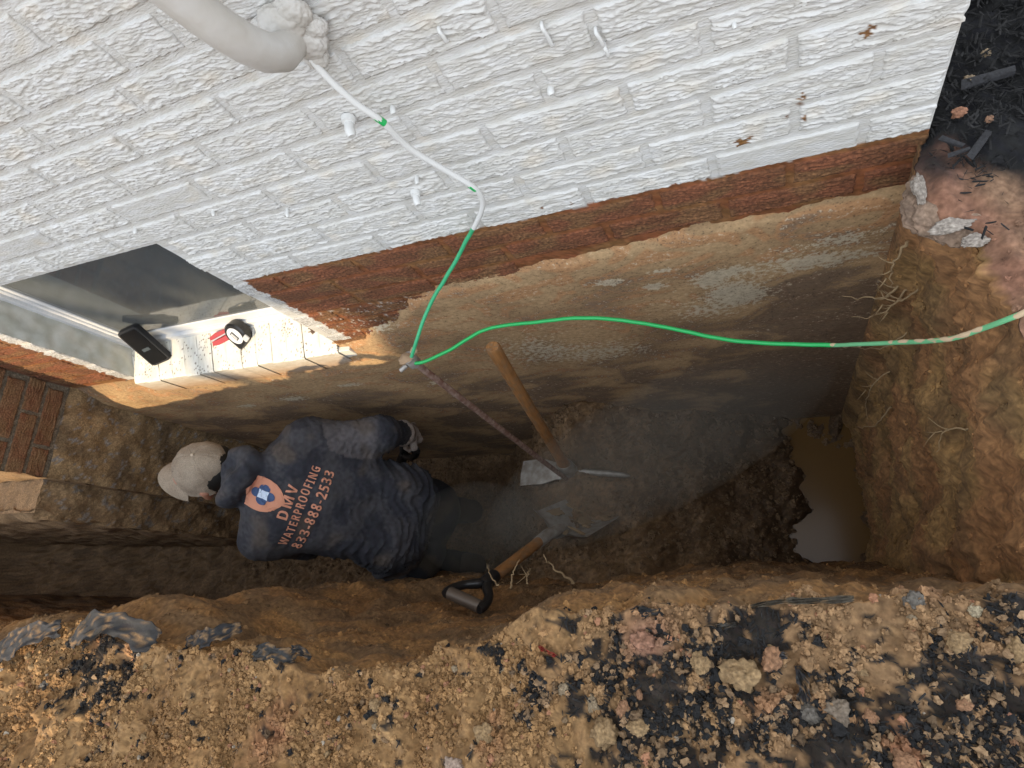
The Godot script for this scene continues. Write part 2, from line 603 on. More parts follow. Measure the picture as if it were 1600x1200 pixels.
func bank_point(x: float, s: float) -> Array:
	# s 0: far back on the bank ... LIP ... 1: foot of the cut face
	var zl := lip_z(x)
	var slump := pw(x, [[-1.35, 0.0], [-1.05, 1.0], [-0.58, 1.0], [-0.45, 0.6], [-0.28, 0.1], [-0.1, 0.0]])
	var p := Vector3.ZERO
	var c := Color.WHITE
	var far := 1.0 / (1.0 + maxf(0.0, absf(x + 0.9) - 2.0))
	if s < LIP:
		var t := 1.0 - s / LIP
		var d := 0.5 * t + 9.0 * pow(t, 6.0)
		var z := zl + d
		var y := 0.01 + 0.07 * smoothstep(0.02, 0.35, d) + 0.05 * smoothstep(0.5, 2.0, d)
		y += far * (0.016 * na.get_noise_2d(x * 8, z * 8) + 0.011 * nb.get_noise_2d(x * 22, z * 22) - 0.010 * (nd.get_noise_2d(x * 38, z * 38) + 0.4) - 0.006 * (nd.get_noise_2d(x * 85, z * 85) + 0.4) + 0.003 * nb.get_noise_2d(x * 110, z * 110))
		y *= smoothstep(-0.02, 0.06, d) * 0.6 + 0.4
		p = Vector3(x, y, z)
		c = soil_color(p, nc.get_noise_2d(x * 70, z * 70))
	else:
		var t := (s - LIP) / (1.0 - LIP)
		t = pow(t, 1.2)
		var y := 0.004 - 1.98 * t
		var z := zl
		var zf := pw(y, [[-2.0, 0.56], [-1.6, 0.565], [-1.0, 0.60], [-0.6, 0.635], [-0.3, 0.65], [0.0, 0.66]])
		zf += pw(x, [[-2.5, 0.22], [-1.7, 0.11], [-1.3, 0.055], [-0.95, 0.0], [0.3, 0.0]])
		z = lerpf(zf, zl, smoothstep(-0.14, 0.0, y))
		var slope := pw(y, [[-2.0, 0.57], [-1.2, 0.645], [-0.65, 0.738], [-0.25, 0.79], [0.0, zl]])
		z = lerpf(z, maxf(z, slope), slump)
		var clod_relief := clampf(0.35 + 1.2 * na.get_noise_2d(x * 5 + 3, y * 5), 0.0, 1.0)
		z += 0.015 * na.get_noise_2d(x * 4, y * 4) * smoothstep(0.0, -0.1, y)
		z += smoothstep(0.0, -0.04, y) * (0.008 * nb.get_noise_2d(x * 14, y * 9) + 0.007 * clod_relief * (nd.get_noise_3d(x * 30, y * 30, zl * 30) + 0.4) + 0.0045 * nc.get_noise_2d(x * 34 + y * 22, y * 16 - x * 6) + 0.003 * (nd.get_noise_2d(x * 75, y * 75) + 0.4))
		p = Vector3(x, y + 0.006 * nb.get_noise_2d(x * 50, z * 60), z)
		var k := clampf(0.5 + 0.9 * na.get_noise_3d(p.x * 5, p.y * 7, p.z * 9), 0, 1)
		c = Color(0.52, 0.285, 0.105).lerp(Color(0.38, 0.20, 0.075), k)
		c = c.lerp(Color(0.33, 0.22, 0.12), smoothstep(0.1, 0.5, nb.get_noise_3d(p.x * 7, p.y * 7, p.z * 7 + 5)) * 0.6)
		c = c.lerp(Color(0.28, 0.165, 0.075), smoothstep(0.0, 0.45, nb.get_noise_2d(x * 4 + 3, y * 6)))
		c *= 0.85 + 0.35 * nc.get_noise_2d(x * 60, y * 60)
	return [p, c]


# ---------------------------------------------------------------- house
const WHITE := Color(0.61, 0.61, 0.602)


func relief(x: float, y: float, style: int, k: float) -> float:
	# the raked face of a textured brick, in metres
	var wob := 0.006 * nb.get_noise_3d(x * 18, y * 30, k) + 0.0025 * nc.get_noise_3d(x * 45, y * 40, k)
	var r1 := 1.0 - absf(na.get_noise_3d(x * 9, (y + wob) * 145, k + 11))
	var r2 := 1.0 - absf(nb.get_noise_3d(x * 15, (y + wob) * 250, k + 31))
	var iso := 1.0 - absf(nc.get_noise_3d(x * 60, y * 110, k))
	match style:
		0:
			return 0.0031 * (pow(r1, 5) - 0.3) + 0.0017 * (pow(r2, 4) - 0.3) + 0.0004 * iso
		1:
			return 0.0026 * (pow(r1, 6) - 0.3) + 0.0010 * pow(r2, 3)
		2:
			return 0.0018 * (pow(r2, 4) - 0.3) + 0.0011 * (pow(iso, 3) - 0.4)
		3:
			return 0.0005 * (r2 - 0.5) + 0.0002 * iso
	return 0.0021 * (pow(r1, 4) - 0.4) + 0.0018 * (pow(iso, 4) - 0.3)


func brick_mesh(length: float, k: int, paint: Callable, at: Vector2) -> ArrayMesh:
	# one brick face with rounded worn arrises; local origin at its lower left corner
	var h := COURSE - JOINT
	var nu := maxi(10, roundi(length / 0.0031))
	var nv := 34
	var style: int = [0, 1, 4, 2, 0, 1, 0, 3, 4, 1, 2, 0][k % 12]
	var v := PackedVector3Array()
	var col := PackedColorArray()
	var proud := 0.0012 * sin(k * 2.7)
	for j in nv:
		for i in nu:
			var u := float(i) / (nu - 1)
			var w := float(j) / (nv - 1)
			var x := clampf(lerpf(-0.0016, length + 0.0016, u), 0.0, length) if i > 0 and i < nu - 1 else length * u
			var y := lerpf(0.0011, h - 0.0011, (w * (nv - 1) - 1) / (nv - 3)) if j > 0 and j < nv - 1 else h * w
			if i == 1 or i == nu - 2:
				x = 0.0011 if i == 1 else length - 0.0011
			var d := minf(minf(x, length - x), minf(y, h - y))
			var round_off := 1.0 - sqrt(clampf(1.0 - pow(1.0 - clampf(d / 0.0026, 0, 1), 2), 0, 1))
			var z := proud + relief(x + k * 0.37, y, style, k * 1.31) * smoothstep(0.0, 0.003, d) - 0.0052 * round_off
			var rag := 0.0022 * nc.get_noise_2d((x + k) * 60, (y + k) * 60) * smoothstep(0.008, 0.0, d)
			v.append(Vector3(x + rag, y + rag * 0.8, z))
			col.append(paint.call(at.x + x, at.y + y))
	return finish(v, grid_index(nu, nv), col)


const CHIPS := [[0.006, 0.080, 0.0085], [0.001, 0.087, 0.005], [0.016, 0.089, 0.004], [0.088, 0.150, 0.0045], [0.091, 0.146, 0.003], [0.161, 0.234, 0.006], [0.166, 0.241, 0.004], [0.093, 0.101, 0.004], [0.086, 0.133, 0.003], [-0.29, 0.025, 0.003], [-0.345, 0.032, 0.002], [0.07, 0.115, 0.003]]


func painted(x: float, y: float) -> Color:
	for c in CHIPS:
		var d := Vector2(x - c[0], y - c[1]).length()
		if d < c[2] * 2 and d + 0.004 * nb.get_noise_2d(x * 210, y * 210) < c[2]:
			return Color(0.24, 0.12, 0.035).lerp(Color(0.12, 0.05, 0.02), 0.5 + 0.5 * nc.get_noise_2d(x * 300, y * 300))
	var stain := clampf(nc.get_noise_2d(x * 13 + 4, y * 17) * 1.6 - 0.75, 0, 1)
	return WHITE.lerp(Color(0.70, 0.60, 0.46), stain * 0.4)


func bare_brick(x: float, y: float) -> Color:
	var t := clampf(0.5 + 0.8 * na.get_noise_2d(x * 9, y * 22), 0, 1)
	var c := Color(0.33, 0.12, 0.055).lerp(Color(0.24, 0.098, 0.042), t)
	var mud := smoothstep(0.0, 0.5, nb.get_noise_2d(x * 7 + 3, y * 16 + 2))
	c = c.lerp(Color(0.3, 0.155, 0.065), mud * 0.8)
	return c * (0.8 + 0.4 * nc.get_noise_2d(x * 120, y * 160))


func face_color(x: float, y: float) -> Color:
	# where the paint stops: a wavering line at the old ground level, and a brushed strip down each window jamb
	var edge := 0.008 + 0.004 * na.get_noise_2d(x * 9, 5) + 0.003 * nb.get_noise_2d(x * 60, 1)
	var white := y > edge
	var wob := 0.006 * nb.get_noise_2d(y * 40, 9) + 0.004 * nc.get_noise_2d(x * 90, y * 90)
	if x < -1.10 + wob + 0.06 * clampf(0.0 - y, 0, 1) and x > JAMB_RIGHT - 0.02 and y > SILL_Y:
		white = true
	if x > JAMB_LEFT - 0.05 + wob and x < JAMB_LEFT + 0.02 and y > SILL_Y - 0.05:
		white = true
	var splash := nb.get_noise_2d(x * 60, y * 45) + 0.8 * nc.get_noise_2d(x * 150, y * 150)
	if not white and splash > 0.8 and absf(x + 0.9) < 0.16 and y < -0.2 and y > -0.36:
		return Color(0.5, 0.42, 0.36)
	return painted(x, y) if white else bare_brick(x, y)


func slab(lo: Vector3, hi: Vector3, called: String, m: Material, parent: Node3D, bevel := 0.002) -> MeshInstance3D:
	return part(called, block(hi - lo, bevel), m, parent, (lo + hi) / 2)


func panel(lo: Vector2, hi: Vector2, step: float, shape: Callable, uv_box := Rect2()) -> ArrayMesh:
	# a sheet over lo..hi; shape(u, v) gives [point, colour]
	var nu := maxi(2, ceili((hi.x - lo.x) / step) + 1)
	var nv := maxi(2, ceili((hi.y - lo.y) / step) + 1)
	var v := PackedVector3Array()
	var col := PackedColorArray()
	var uv := PackedVector2Array()
	for j in nv:
		for i in nu:
			var a := lerpf(lo.x, hi.x, float(i) / (nu - 1))
			var b := lerpf(lo.y, hi.y, float(j) / (nv - 1))
			var r: Array = shape.call(a, b)
			v.append(r[0])
			col.append(r[1])
			if uv_box.size.x > 0:
				uv.append(Vector2((r[0].x - uv_box.position.x) / uv_box.size.x, 1.0 - (r[0].y - uv_box.position.y) / uv_box.size.y))
	return finish(v, grid_index(nu, nv), col, uv)


func build_house() -> void:
	var house := base("brick_house", Vector3.ZERO, "white painted textured brick house wall above the dug-out trench", "house")
	# bed of mortar behind the bricks, painted down to the old ground line
	var bed := func(x: float, y: float) -> Array:
		var z := -0.0030 + 0.0005 * na.get_noise_2d(x * 30, y * 30) + 0.0005 * nb.get_noise_2d(x * 120, y * 120)
		return [Vector3(x, y, z), face_color(x, y) if y < 0.03 else painted(x, y)]
	for r in [[BUMP_X, -0.42, JAMB_LEFT, HEAD_Y], [BUMP_X, HEAD_Y, CORNER_X, 1.34], [JAMB_RIGHT, -0.42, CORNER_X, HEAD_Y]]:
		part("mortar", panel(Vector2(r[0], r[1]), Vector2(r[2], r[3]), 0.0075, bed), M.paint, house)
	# the body of the wall
	var core := mat(lin(0.35, 0.33, 0.3), 0.95)
	for r in [[-5.0, -2.3, JAMB_LEFT - 0.004, 1.34], [JAMB_RIGHT + 0.003, -2.3, CORNER_X - 0.012, 1.34], [JAMB_LEFT - 0.004, -2.3, JAMB_RIGHT + 0.003, SILL_Y - 0.06], [JAMB_LEFT - 0.004, HEAD_Y + 0.003, JAMB_RIGHT + 0.003, 1.34]]:
		slab(Vector3(r[0], r[1], -0.24), Vector3(r[2], r[3], -0.0105), "wall_core", core, house)
	slab(Vector3(-5.0, 1.345, -0.24), Vector3(CORNER_X - 0.002, 2.7, 0.0), "upper_wall", M.plain_paint, house)
	slab(Vector3(CORNER_X - 0.24, -0.3, -5.0), Vector3(CORNER_X - 0.004, 2.7, -0.25), "side_wall", M.plain_paint, house)
	# bricks
	var offsets := {-6: 0.10, -5: 0.262, -4: 0.11, -3: 0.27, -2: 0.09, -1: 0.265, 0: 0.255, 1: 0.11, 2: 0.262, 3: 0.107, 4: 0.281, 5: 0.09, 6: 0.26, 7: 0.083, 8: 0.16, 9: 0.07, 10: 0.23, 11: 0.08, 12: 0.25, 13: 0.1, 14: 0.27, 15: 0.09, 16: 0.25, 17: 0.1, 18: 0.26, 19: 0.09}
	offsets[-1] = 0.10
	offsets[-2] = 0.265
	var shared := {}
	var count := 0
	for r in range(-6, 20):
		var y: float = 0.007 + r * COURSE
		var off: float = offsets[r] * 0.664
		var joints := []
		var n := -14
		while off + n * BOND < CORNER_X - 0.03:
			joints.append(off + n * BOND)
			n += 1
		if r == 8:  # one header in this course
			joints = joints.filter(func(q): return q < -0.72)
			for q in [-0.656, -0.439, -0.221, -0.004]:
				joints.append(q)
			joints.append(0.19)
		for i in joints.size():
			var a: float = joints[i] + JOINT
			var b: float = joints[i + 1] if i + 1 < joints.size() else CORNER_X + 0.002 * sin(r * 5.0)
			if b < BUMP_X + 0.02:
				continue
			a = maxf(a, BUMP_X + 0.002)
			var spans := [[a, b]]
			if y < HEAD_Y - 0.02 and b > JAMB_LEFT and a < JAMB_RIGHT:
				spans = []
				if a < JAMB_LEFT - 0.03:
					spans.append([a, JAMB_LEFT])
				if b > JAMB_RIGHT + 0.03:
					spans.append([JAMB_RIGHT, b])
			for s in spans:
				if y < -0.13 and s[0] > -0.55:
					continue
				if s[1] < -1.7 and y > 0.75:
					continue
				count += 1
				var length: float = s[1] - s[0]
				var full := absf(length - (BOND - JOINT)) < 0.001
				var chipped := CHIPS.any(func(c): return c[0] > s[0] - 0.02 and c[0] < s[1] + 0.02 and c[1] > y - 0.02 and c[1] < y + COURSE)
				if r > 0 and full and not chipped:
					var k := (count * 7 + r * 5) % 26
					if not shared.has(k):
						shared[k] = brick_mesh(length, k, painted, Vector2(k * 0.71, k * 0.53 + 3.0))
					part("brick", shared[k], M.paint, house, Vector3(s[0], y, 0))
				else:
					part("brick", brick_mesh(length, count + 40, face_color if y < 0.02 else painted, Vector2(s[0], y)), M.paint if y > -0.02 else M.brick, house, Vector3(s[0], y, 0))
	build_foundation(house)
	build_window(house)
	build_bump_out(house)
	build_wall_fittings(house)


func foundation_top(x: float) -> float:
	return pw(x, [[-2.4, -0.42], [-1.3, -0.43], [-1.12, -0.385], [-0.91, -0.294], [-0.755, -0.194], [-0.64, -0.152], [-0.34, -0.145], [-0.2, -0.127], [0.27, -0.125]]) + 0.008 * na.get_noise_2d(x * 12, 7) + 0.004 * nb.get_noise_2d(x * 45, 3)


func build_foundation(house: Node3D) -> void:
	# rendered foundation below the bricks, with its stains and scraps of old whitewash in a computed texture
	var box := Rect2(-2.4, -2.0, 2.7, 1.95)
	var w := 1500
	var h := 1084
	var img := Image.create(w, h, false, Image.FORMAT_RGB8)
	var spots := [[-0.035, -0.44, 0.055, 0.05, 1.25], [0.12, -0.34, 0.12, 0.035, 0.95], [0.17, -0.27, 0.1, 0.02, 0.7], [-0.30, -0.29, 0.03, 0.014, 1.2], [-0.21, -0.34, 0.025, 0.016, 1.2], [-0.18, -0.27, 0.03, 0.01, 0.9], [-0.09, -0.36, 0.035, 0.03, 1.05], [-0.05, -0.33, 0.05, 0.02, 1.0], [-0.6, -0.62, 0.1, 0.1, 0.62], [-0.95, -0.32, 0.05, 0.03, 0.8], [-1.02, -0.75, 0.03, 0.014, 1.1], [-1.30, -0.66, 0.05, 0.012, 1.1], [-1.6, -0.72, 0.06, 0.02, 1.0], [-1.85, -0.75, 0.05, 0.018, 1.0], [-0.42, -0.7, 0.12, 0.08, 0.6], [-0.1, -0.5, 0.1, 0.06, 0.55]]
	for j in h:
		var y := box.position.y + box.size.y * (1.0 - (j + 0.5) / h)
		for i in w:
			var x := box.position.x + box.size.x * (i + 0.5) / w
			var n1 := na.get_noise_2d(x * 4.0, y * 5.2)
			var n2 := nb.get_noise_2d(x * 11 + n1, y * 17)
			var n3 := nc.get_noise_2d(x * 55, y * 75)
			var n4 := na.get_noise_2d(x * 190, y * 205)
			var c := Color(0.44, 0.29, 0.15).lerp(Color(0.29, 0.185, 0.095), clampf(0.5 + 0.75 * n1 + 0.35 * n2, 0, 1))
			# iron-red wash that bled down from the bricks
			c = c.lerp(Color(0.43, 0.235, 0.11), smoothstep(0.05, 0.5, n2 + 0.25 * n1 + 0.3 * smoothstep(-0.42, -0.16, y) - 0.05))
			# soil still stuck to the render, heavier towards the end of the trench
			var stuck := n1 * 0.55 + n2 * 0.4 + n3 * 0.25 + 0.85 * smoothstep(-0.25, 0.2, x) * smoothstep(-0.2, -0.45, y) + 0.5 * smoothstep(-0.5, -0.95, y + 0.1 * n1)
			c = c.lerp(Color(0.19, 0.13, 0.085), smoothstep(0.3, 0.7, stuck) * 0.85)
			var pale := -0.45
			for s in spots:
				var d := pow((x - s[0]) / s[2], 2) + pow((y - s[1]) / s[3], 2)
				if d < 5.0:
					pale += s[4] * exp(-d)
			pale += 0.42 * n3 + 0.33 * n4 + 0.22 * n2
			c = c.lerp(Color(0.5, 0.43, 0.31), smoothstep(-0.02, 0.12, pale) * 0.85)
			var crack := absf(nb.get_noise_2d(x * 4.5 + 20, y * 6 + 0.4 * n3))
			if crack < 0.008 and n1 > 0.0:
				c = c.lerp(Color(0.06, 0.045, 0.035), 0.8)
			c *= 0.94 + 0.16 * n3 + 0.16 * n4
			if n4 + 0.5 * n3 < -0.9:
				c *= 0.55
			img.set_pixel(i, j, Color(clampf(c.r, 0, 1), clampf(c.g, 0, 1), clampf(c.b, 0, 1)).linear_to_srgb())
	img.generate_mipmaps()
	var m := mat(Color.WHITE, 0.85)
	m.albedo_texture = ImageTexture.create_from_image(img)
	var sheet := func(a: float, b: float) -> Array:
		var top := foundation_top(a)
		var y := lerpf(-2.0, top, b)
		var d := top - y
		var z := lerpf(-0.006, 0.006, smoothstep(0.0, 0.05, d)) + 0.0035 * na.get_noise_2d(a * 3, y * 3) + 0.0009 * nb.get_noise_2d(a * 17, y * 17 + 3) + 0.0006 * nc.get_noise_2d(a * 55, y * 55)
		# under the sill the render swells out into a sloping ledge
		z += 0.02 * smoothstep(-0.85, -1.15, a) * smoothstep(0.02, 0.14, d)
		return [Vector3(a, y, z), Color.WHITE]
	var nu := 300
	var nv := 190
	var v := PackedVector3Array()
	var uv := PackedVector2Array()
	for j in nv:
		for i in nu:
			var p: Vector3 = sheet.call(lerpf(BUMP_X - 0.01, CORNER_X, float(i) / (nu - 1)), float(j) / (nv - 1))[0]
			v.append(p)
			uv.append(Vector2((p.x - box.position.x) / box.size.x, 1.0 - (p.y - box.position.y) / box.size.y))
	M.render = m
	part("foundation_render", finish(v, grid_index(nu, nv), PackedColorArray(), uv), m, house)


func build_window(house: Node3D) -> void:
	var win := Node3D.new()
	win.name = "window"
	house.add_child(win)
	var zf := -0.1
	var glass_lo := Vector2(JAMB_LEFT + 0.062, SILL_Y + 0.06)
	slab(Vector3(glass_lo.x - 0.004, glass_lo.y - 0.004, zf - 0.022), Vector3(JAMB_RIGHT + 0.02, HEAD_Y + 0.03, zf - 0.016), "pane", M.glass, win, 0.0005)
	# left stile: outer flange, a step and a bead
	slab(Vector3(JAMB_LEFT + 0.0, SILL_Y - 0.03, zf - 0.05), Vector3(JAMB_LEFT + 0.026, HEAD_Y + 0.03, zf + 0.004), "frame", M.vinyl, win)
	slab(Vector3(JAMB_LEFT + 0.027, SILL_Y - 0.02, zf - 0.05), Vector3(JAMB_LEFT + 0.044, HEAD_Y + 0.03, zf - 0.006), "frame", M.vinyl, win)
	slab(Vector3(JAMB_LEFT + 0.045, SILL_Y - 0.02, zf - 0.05), Vector3(glass_lo.x, HEAD_Y + 0.03, zf - 0.011), "frame", M.vinyl, win)
	# bottom rail
	slab(Vector3(JAMB_LEFT + 0.03, SILL_Y - 0.03, zf - 0.05), Vector3(JAMB_RIGHT + 0.02, SILL_Y + 0.022, zf + 0.0), "frame", M.vinyl, win)
	slab(Vector3(glass_lo.x - 0.001, SILL_Y + 0.0225, zf - 0.05), Vector3(JAMB_RIGHT + 0.02, glass_lo.y, zf - 0.012), "frame", M.vinyl, win)
	# cement reveals
	var cement := func(a: float, b: float) -> Array:
		var g := na.get_noise_2d(a * 14, b * 14)
		return [Vector3(JAMB_LEFT + 0.006 + 0.003 * nb.get_noise_2d(a * 30, b * 20), b, -a), Color(0.56, 0.56, 0.52).lerp(Color(0.46, 0.47, 0.43), clampf(0.5 + g, 0, 1))]
	part("reveal", panel(Vector2(0.002, SILL_Y - 0.05), Vector2(0.1, HEAD_Y + 0.02), 0.006, cement), M.cement, win)
	var cement_right := func(a: float, b: float) -> Array:
		return [Vector3(JAMB_RIGHT - 0.001 + 0.002 * nb.get_noise_2d(a * 30, b * 20), b, a), Color(0.52, 0.52, 0.48)]
	part("reveal", panel(Vector2(-0.1, SILL_Y - 0.05), Vector2(-0.008, HEAD_Y + 0.02), 0.006, cement_right), M.cement, win)
	var soffit := func(a: float, b: float) -> Array:
		return [Vector3(a, HEAD_Y + 0.002, -0.008 - b), Color(0.52, 0.52, 0.48)]
	part("soffit", panel(Vector2(JAMB_LEFT, 0.0), Vector2(JAMB_RIGHT, 0.1), 0.05, soffit), M.cement, win)
	# dark basement room behind the glass
	for r in [[-2.5, -1.7, -3.0, -0.7, 0.6, -2.95], [-2.5, -1.7, -2.95, -2.45, 0.6, -0.24], [-0.75, -1.7, -2.95, -0.7, 0.6, -0.24], [-2.45, 0.55, -2.95, -0.75, 0.6, -0.24], [-2.45, -1.7, -2.95, -0.75, -1.65, -0.24]]:
		slab(Vector3(r[0], r[1], r[2]), Vector3(r[3], r[4], r[5]), "room_wall", M.room, win)
	# sill of bricks set on edge
	var sill := Node3D.new()
	sill.name = "window_sill"
	house.add_child(sill)
	var x := JAMB_LEFT + 0.004
	var k := 0
	var speck := func(px: float, py: float) -> Color:
		var s := nc.get_noise_2d(px * 110, py * 110) + 0.5 * nb.get_noise_2d(px * 170, py * 170)
		if s + 0.35 * na.get_noise_2d(px * 12, py * 12) > 0.86 or Vector2(px + 1.235, py - 0.055).length() < 0.013 + 0.006 * nb.get_noise_2d(px * 120, py * 120):
			return Color(0.1, 0.055, 0.035)
		return Color(0.76, 0.75, 0.70)
	while x < JAMB_RIGHT - 0.02:
		var wdt := minf(0.0615, JAMB_RIGHT + 0.035 - x)
		var v := PackedVector3Array()
		var col := PackedColorArray()
		var nu := 20
		var nv := 44
		for j in nv:
			var s := lerpf(-0.012, 0.132, float(j) / (nv - 1))
			for i in nu:
				var a := wdt * i / (nu - 1)
				var d := minf(minf(a, wdt - a), 0.006)
				var ridge := 1.0 - absf(na.get_noise_3d((a + x) * 95, s * 11, k))
				var top := 0.0022 * (ridge * ridge - 0.6) - 0.003 * pow(1.0 - d / 0.006, 3)
				# s runs from the back of the sill to its nose and then down the front
				var z := -0.112 + minf(s, 0.132)
				var y := SILL_Y + 0.006 - 0.045 * (s / 0.13) + top - maxf(0.0, s - 0.128) * 0.8
				v.append(Vector3(a, y, z))
				col.append(speck.call(x + a, s))
		for e in 2:  # front face of the brick
			for i in nu:
				v.append(v[(nv - 1) * nu + i] if e == 0 else Vector3(wdt * i / (nu - 1), SILL_Y - 0.15, 0.018))
				col.append(Color(0.7, 0.68, 0.62) if e == 0 else Color(0.45, 0.28, 0.16))
		var faces := grid_index(nu, nv, true)
		faces.append_array(grid_index(nu, 2, true, nv * nu))
		part("brick", finish(v, faces, col), M.paint, sill, Vector3(x, 0.002 * sin(k * 3.1), 0.002 * sin(k * 1.9)))
		x += wdt + 0.0009
		k += 1
	slab(Vector3(JAMB_LEFT, SILL_Y - 0.14, -0.12), Vector3(JAMB_RIGHT + 0.03, SILL_Y - 0.044, 0.0145), "mortar", mat(lin(0.62, 0.6, 0.54), 0.95), sill)


func build_bump_out(house: Node3D) -> void:
	# the chimney base that stands out from the wall at the far end
	var b := Node3D.new()
	b.name = "chimney_base"
	house.add_child(b)
	var render := func(a: float, y: float) -> Array:  # face that looks along the trench
		var n1 := na.get_noise_2d(a * 9 + 7, y * 9)
		var c := Color(0.52, 0.36, 0.19).lerp(Color(0.36, 0.235, 0.115), clampf(0.5 + n1, 0, 1))
		c = c.lerp(Color(0.22, 0.15, 0.085), smoothstep(0.15, 0.55, nb.get_noise_2d(a * 7, y * 6 + 2) + 0.3 * nc.get_noise_2d(a * 40, y * 40)) * 0.7)
		if nb.get_noise_2d(a * 22 + 5, y * 22) + 0.6 * nc.get_noise_2d(a * 70, y * 70) > 0.72:
			c = Color(0.42, 0.39, 0.36)
		c *= 0.85 + 0.3 * nc.get_noise_2d(a * 90, y * 90)
		return [Vector3(BUMP_X + 0.007 * smoothstep(-0.40, -0.45, y) - 0.004 + 0.006 * na.get_noise_2d(a * 11, y * 9) + 0.003 * nb.get_noise_2d(a * 40, y * 40), y, 0.335 - a), c]
	part("foundation_render", panel(Vector2(0.0, -2.0), Vector2(0.36, -0.405), 0.008, render), M.brick, b)
	var front := func(a: float, y: float) -> Array:
		var n1 := na.get_noise_2d(a * 9 + 2, y * 9 + 5)
		var c := Color(0.48, 0.31, 0.16).lerp(Color(0.34, 0.21, 0.1), clampf(0.5 + n1, 0, 1))
		return [Vector3(a, y, 0.335 + 0.005 * nb.get_noise_2d(a * 12, y * 12)), c * (0.85 + 0.3 * nc.get_noise_2d(a * 70, y * 70))]
	part("foundation_render", panel(Vector2(-5.0, -2.0), Vector2(BUMP_X, 0.3), 0.02, front), M.brick, b)
	slab(Vector3(-5.0, -2.2, -0.009), Vector3(BUMP_X - 0.012, 2.7, 0.326), "chimney_core", M.brick_core if M.has("brick_core") else mat(lin(0.2, 0.1, 0.06), 0.95), b)
	# footing that steps out at its foot
	var step := func(a: float, y: float) -> Array:
		var c := Color(0.48, 0.32, 0.17).lerp(Color(0.34, 0.22, 0.115), clampf(0.5 + 1.1 * na.get_noise_2d(a * 12, y * 8), 0, 1))
		if nb.get_noise_2d(a * 18, y * 15 + 7) + 0.5 * nc.get_noise_2d(a * 60, y * 60) > 0.62:
			c = Color(0.38, 0.33, 0.28)
		return [Vector3(-2.41 + 0.012 * na.get_noise_2d(a * 9, y * 7) + 0.004 * nb.get_noise_2d(a * 40, y * 40) - 0.02 * smoothstep(-0.5, -0.425, y), y, 0.475 - a), c * (0.85 + 0.3 * nc.get_noise_2d(a * 80, y * 80))]
	part("footing", panel(Vector2(0.0, -2.0), Vector2(0.15, -0.425), 0.008, step), M.brick, b)
	var outer := func(a: float, y: float) -> Array:
		var c := Color(0.48, 0.31, 0.16).lerp(Color(0.34, 0.21, 0.1), clampf(0.5 + 1.1 * na.get_noise_2d(a * 7, y * 8), 0, 1))
		return [Vector3(a, y, 0.47 + 0.012 * na.get_noise_2d(a * 8, y * 8) + 0.006 * nb.get_noise_2d(a * 26, y * 26) - 0.03 * smoothstep(-0.5, -0.42, y)), c * (0.85 + 0.3 * nc.get_noise_2d(a * 60, y * 60))]
	part("footing", panel(Vector2(-5.0, -2.0), Vector2(-2.405, -0.42), 0.016, outer), M.brick, b)
	var ledge := func(a: float, z: float) -> Array:
		return [Vector3(a, -0.43 + 0.008 * nb.get_noise_2d(a * 20, z * 20), 0.33 + z), Color(0.46, 0.29, 0.15) * (0.85 + 0.3 * nc.get_noise_2d(a * 60, z * 60))]
	part("footing", panel(Vector2(-5.0, 0.0), Vector2(-2.425, 0.122), 0.016, ledge), M.brick, b)
	# bare bricks above the render
	for r in range(-6, 6):
		var y: float = 0.007 + r * COURSE
		var z := 0.335 - (0.0 if r % 2 else -0.004)
		var spans := [[0.0, 0.205], [0.2175, 0.335]] if r % 2 else [[0.0, 0.097], [0.1095, 0.3145]]
		for s in spans:
			var o := part("brick", brick_mesh(s[1] - s[0], 90 + r * 3 + int(s[0] * 40), func(px, py): return bare_brick(px * 1.4 + 4, py).lerp(Color(0.33, 0.2, 0.1), 0.35 + 0.3 * nb.get_noise_2d(px * 20, py * 20)), Vector2(s[0], y)), M.brick, b, Vector3(BUMP_X - 0.002, y, 0.335 - s[0]))
			o.rotation.y = PI / 2
			z -= 0.0
	var joint := func(a: float, y: float) -> Array:
		return [Vector3(BUMP_X - 0.009, y, 0.333 - a), Color(0.3, 0.24, 0.17) * (0.8 + 0.4 * nc.get_noise_2d(a * 60, y * 60))]
	part("mortar", panel(Vector2(0.0, -0.43), Vector2(0.333, 0.41), 0.01, joint), M.brick, b)
	var plain := func(a: float, y: float) -> Array:
		return [Vector3(BUMP_X - 0.004, y, 0.333 - a), Color(0.2, 0.08, 0.04)]
	part("chimney_side", panel(Vector2(0.0, 0.41), Vector2(0.333, 2.7), 0.1, plain), M.brick, b)


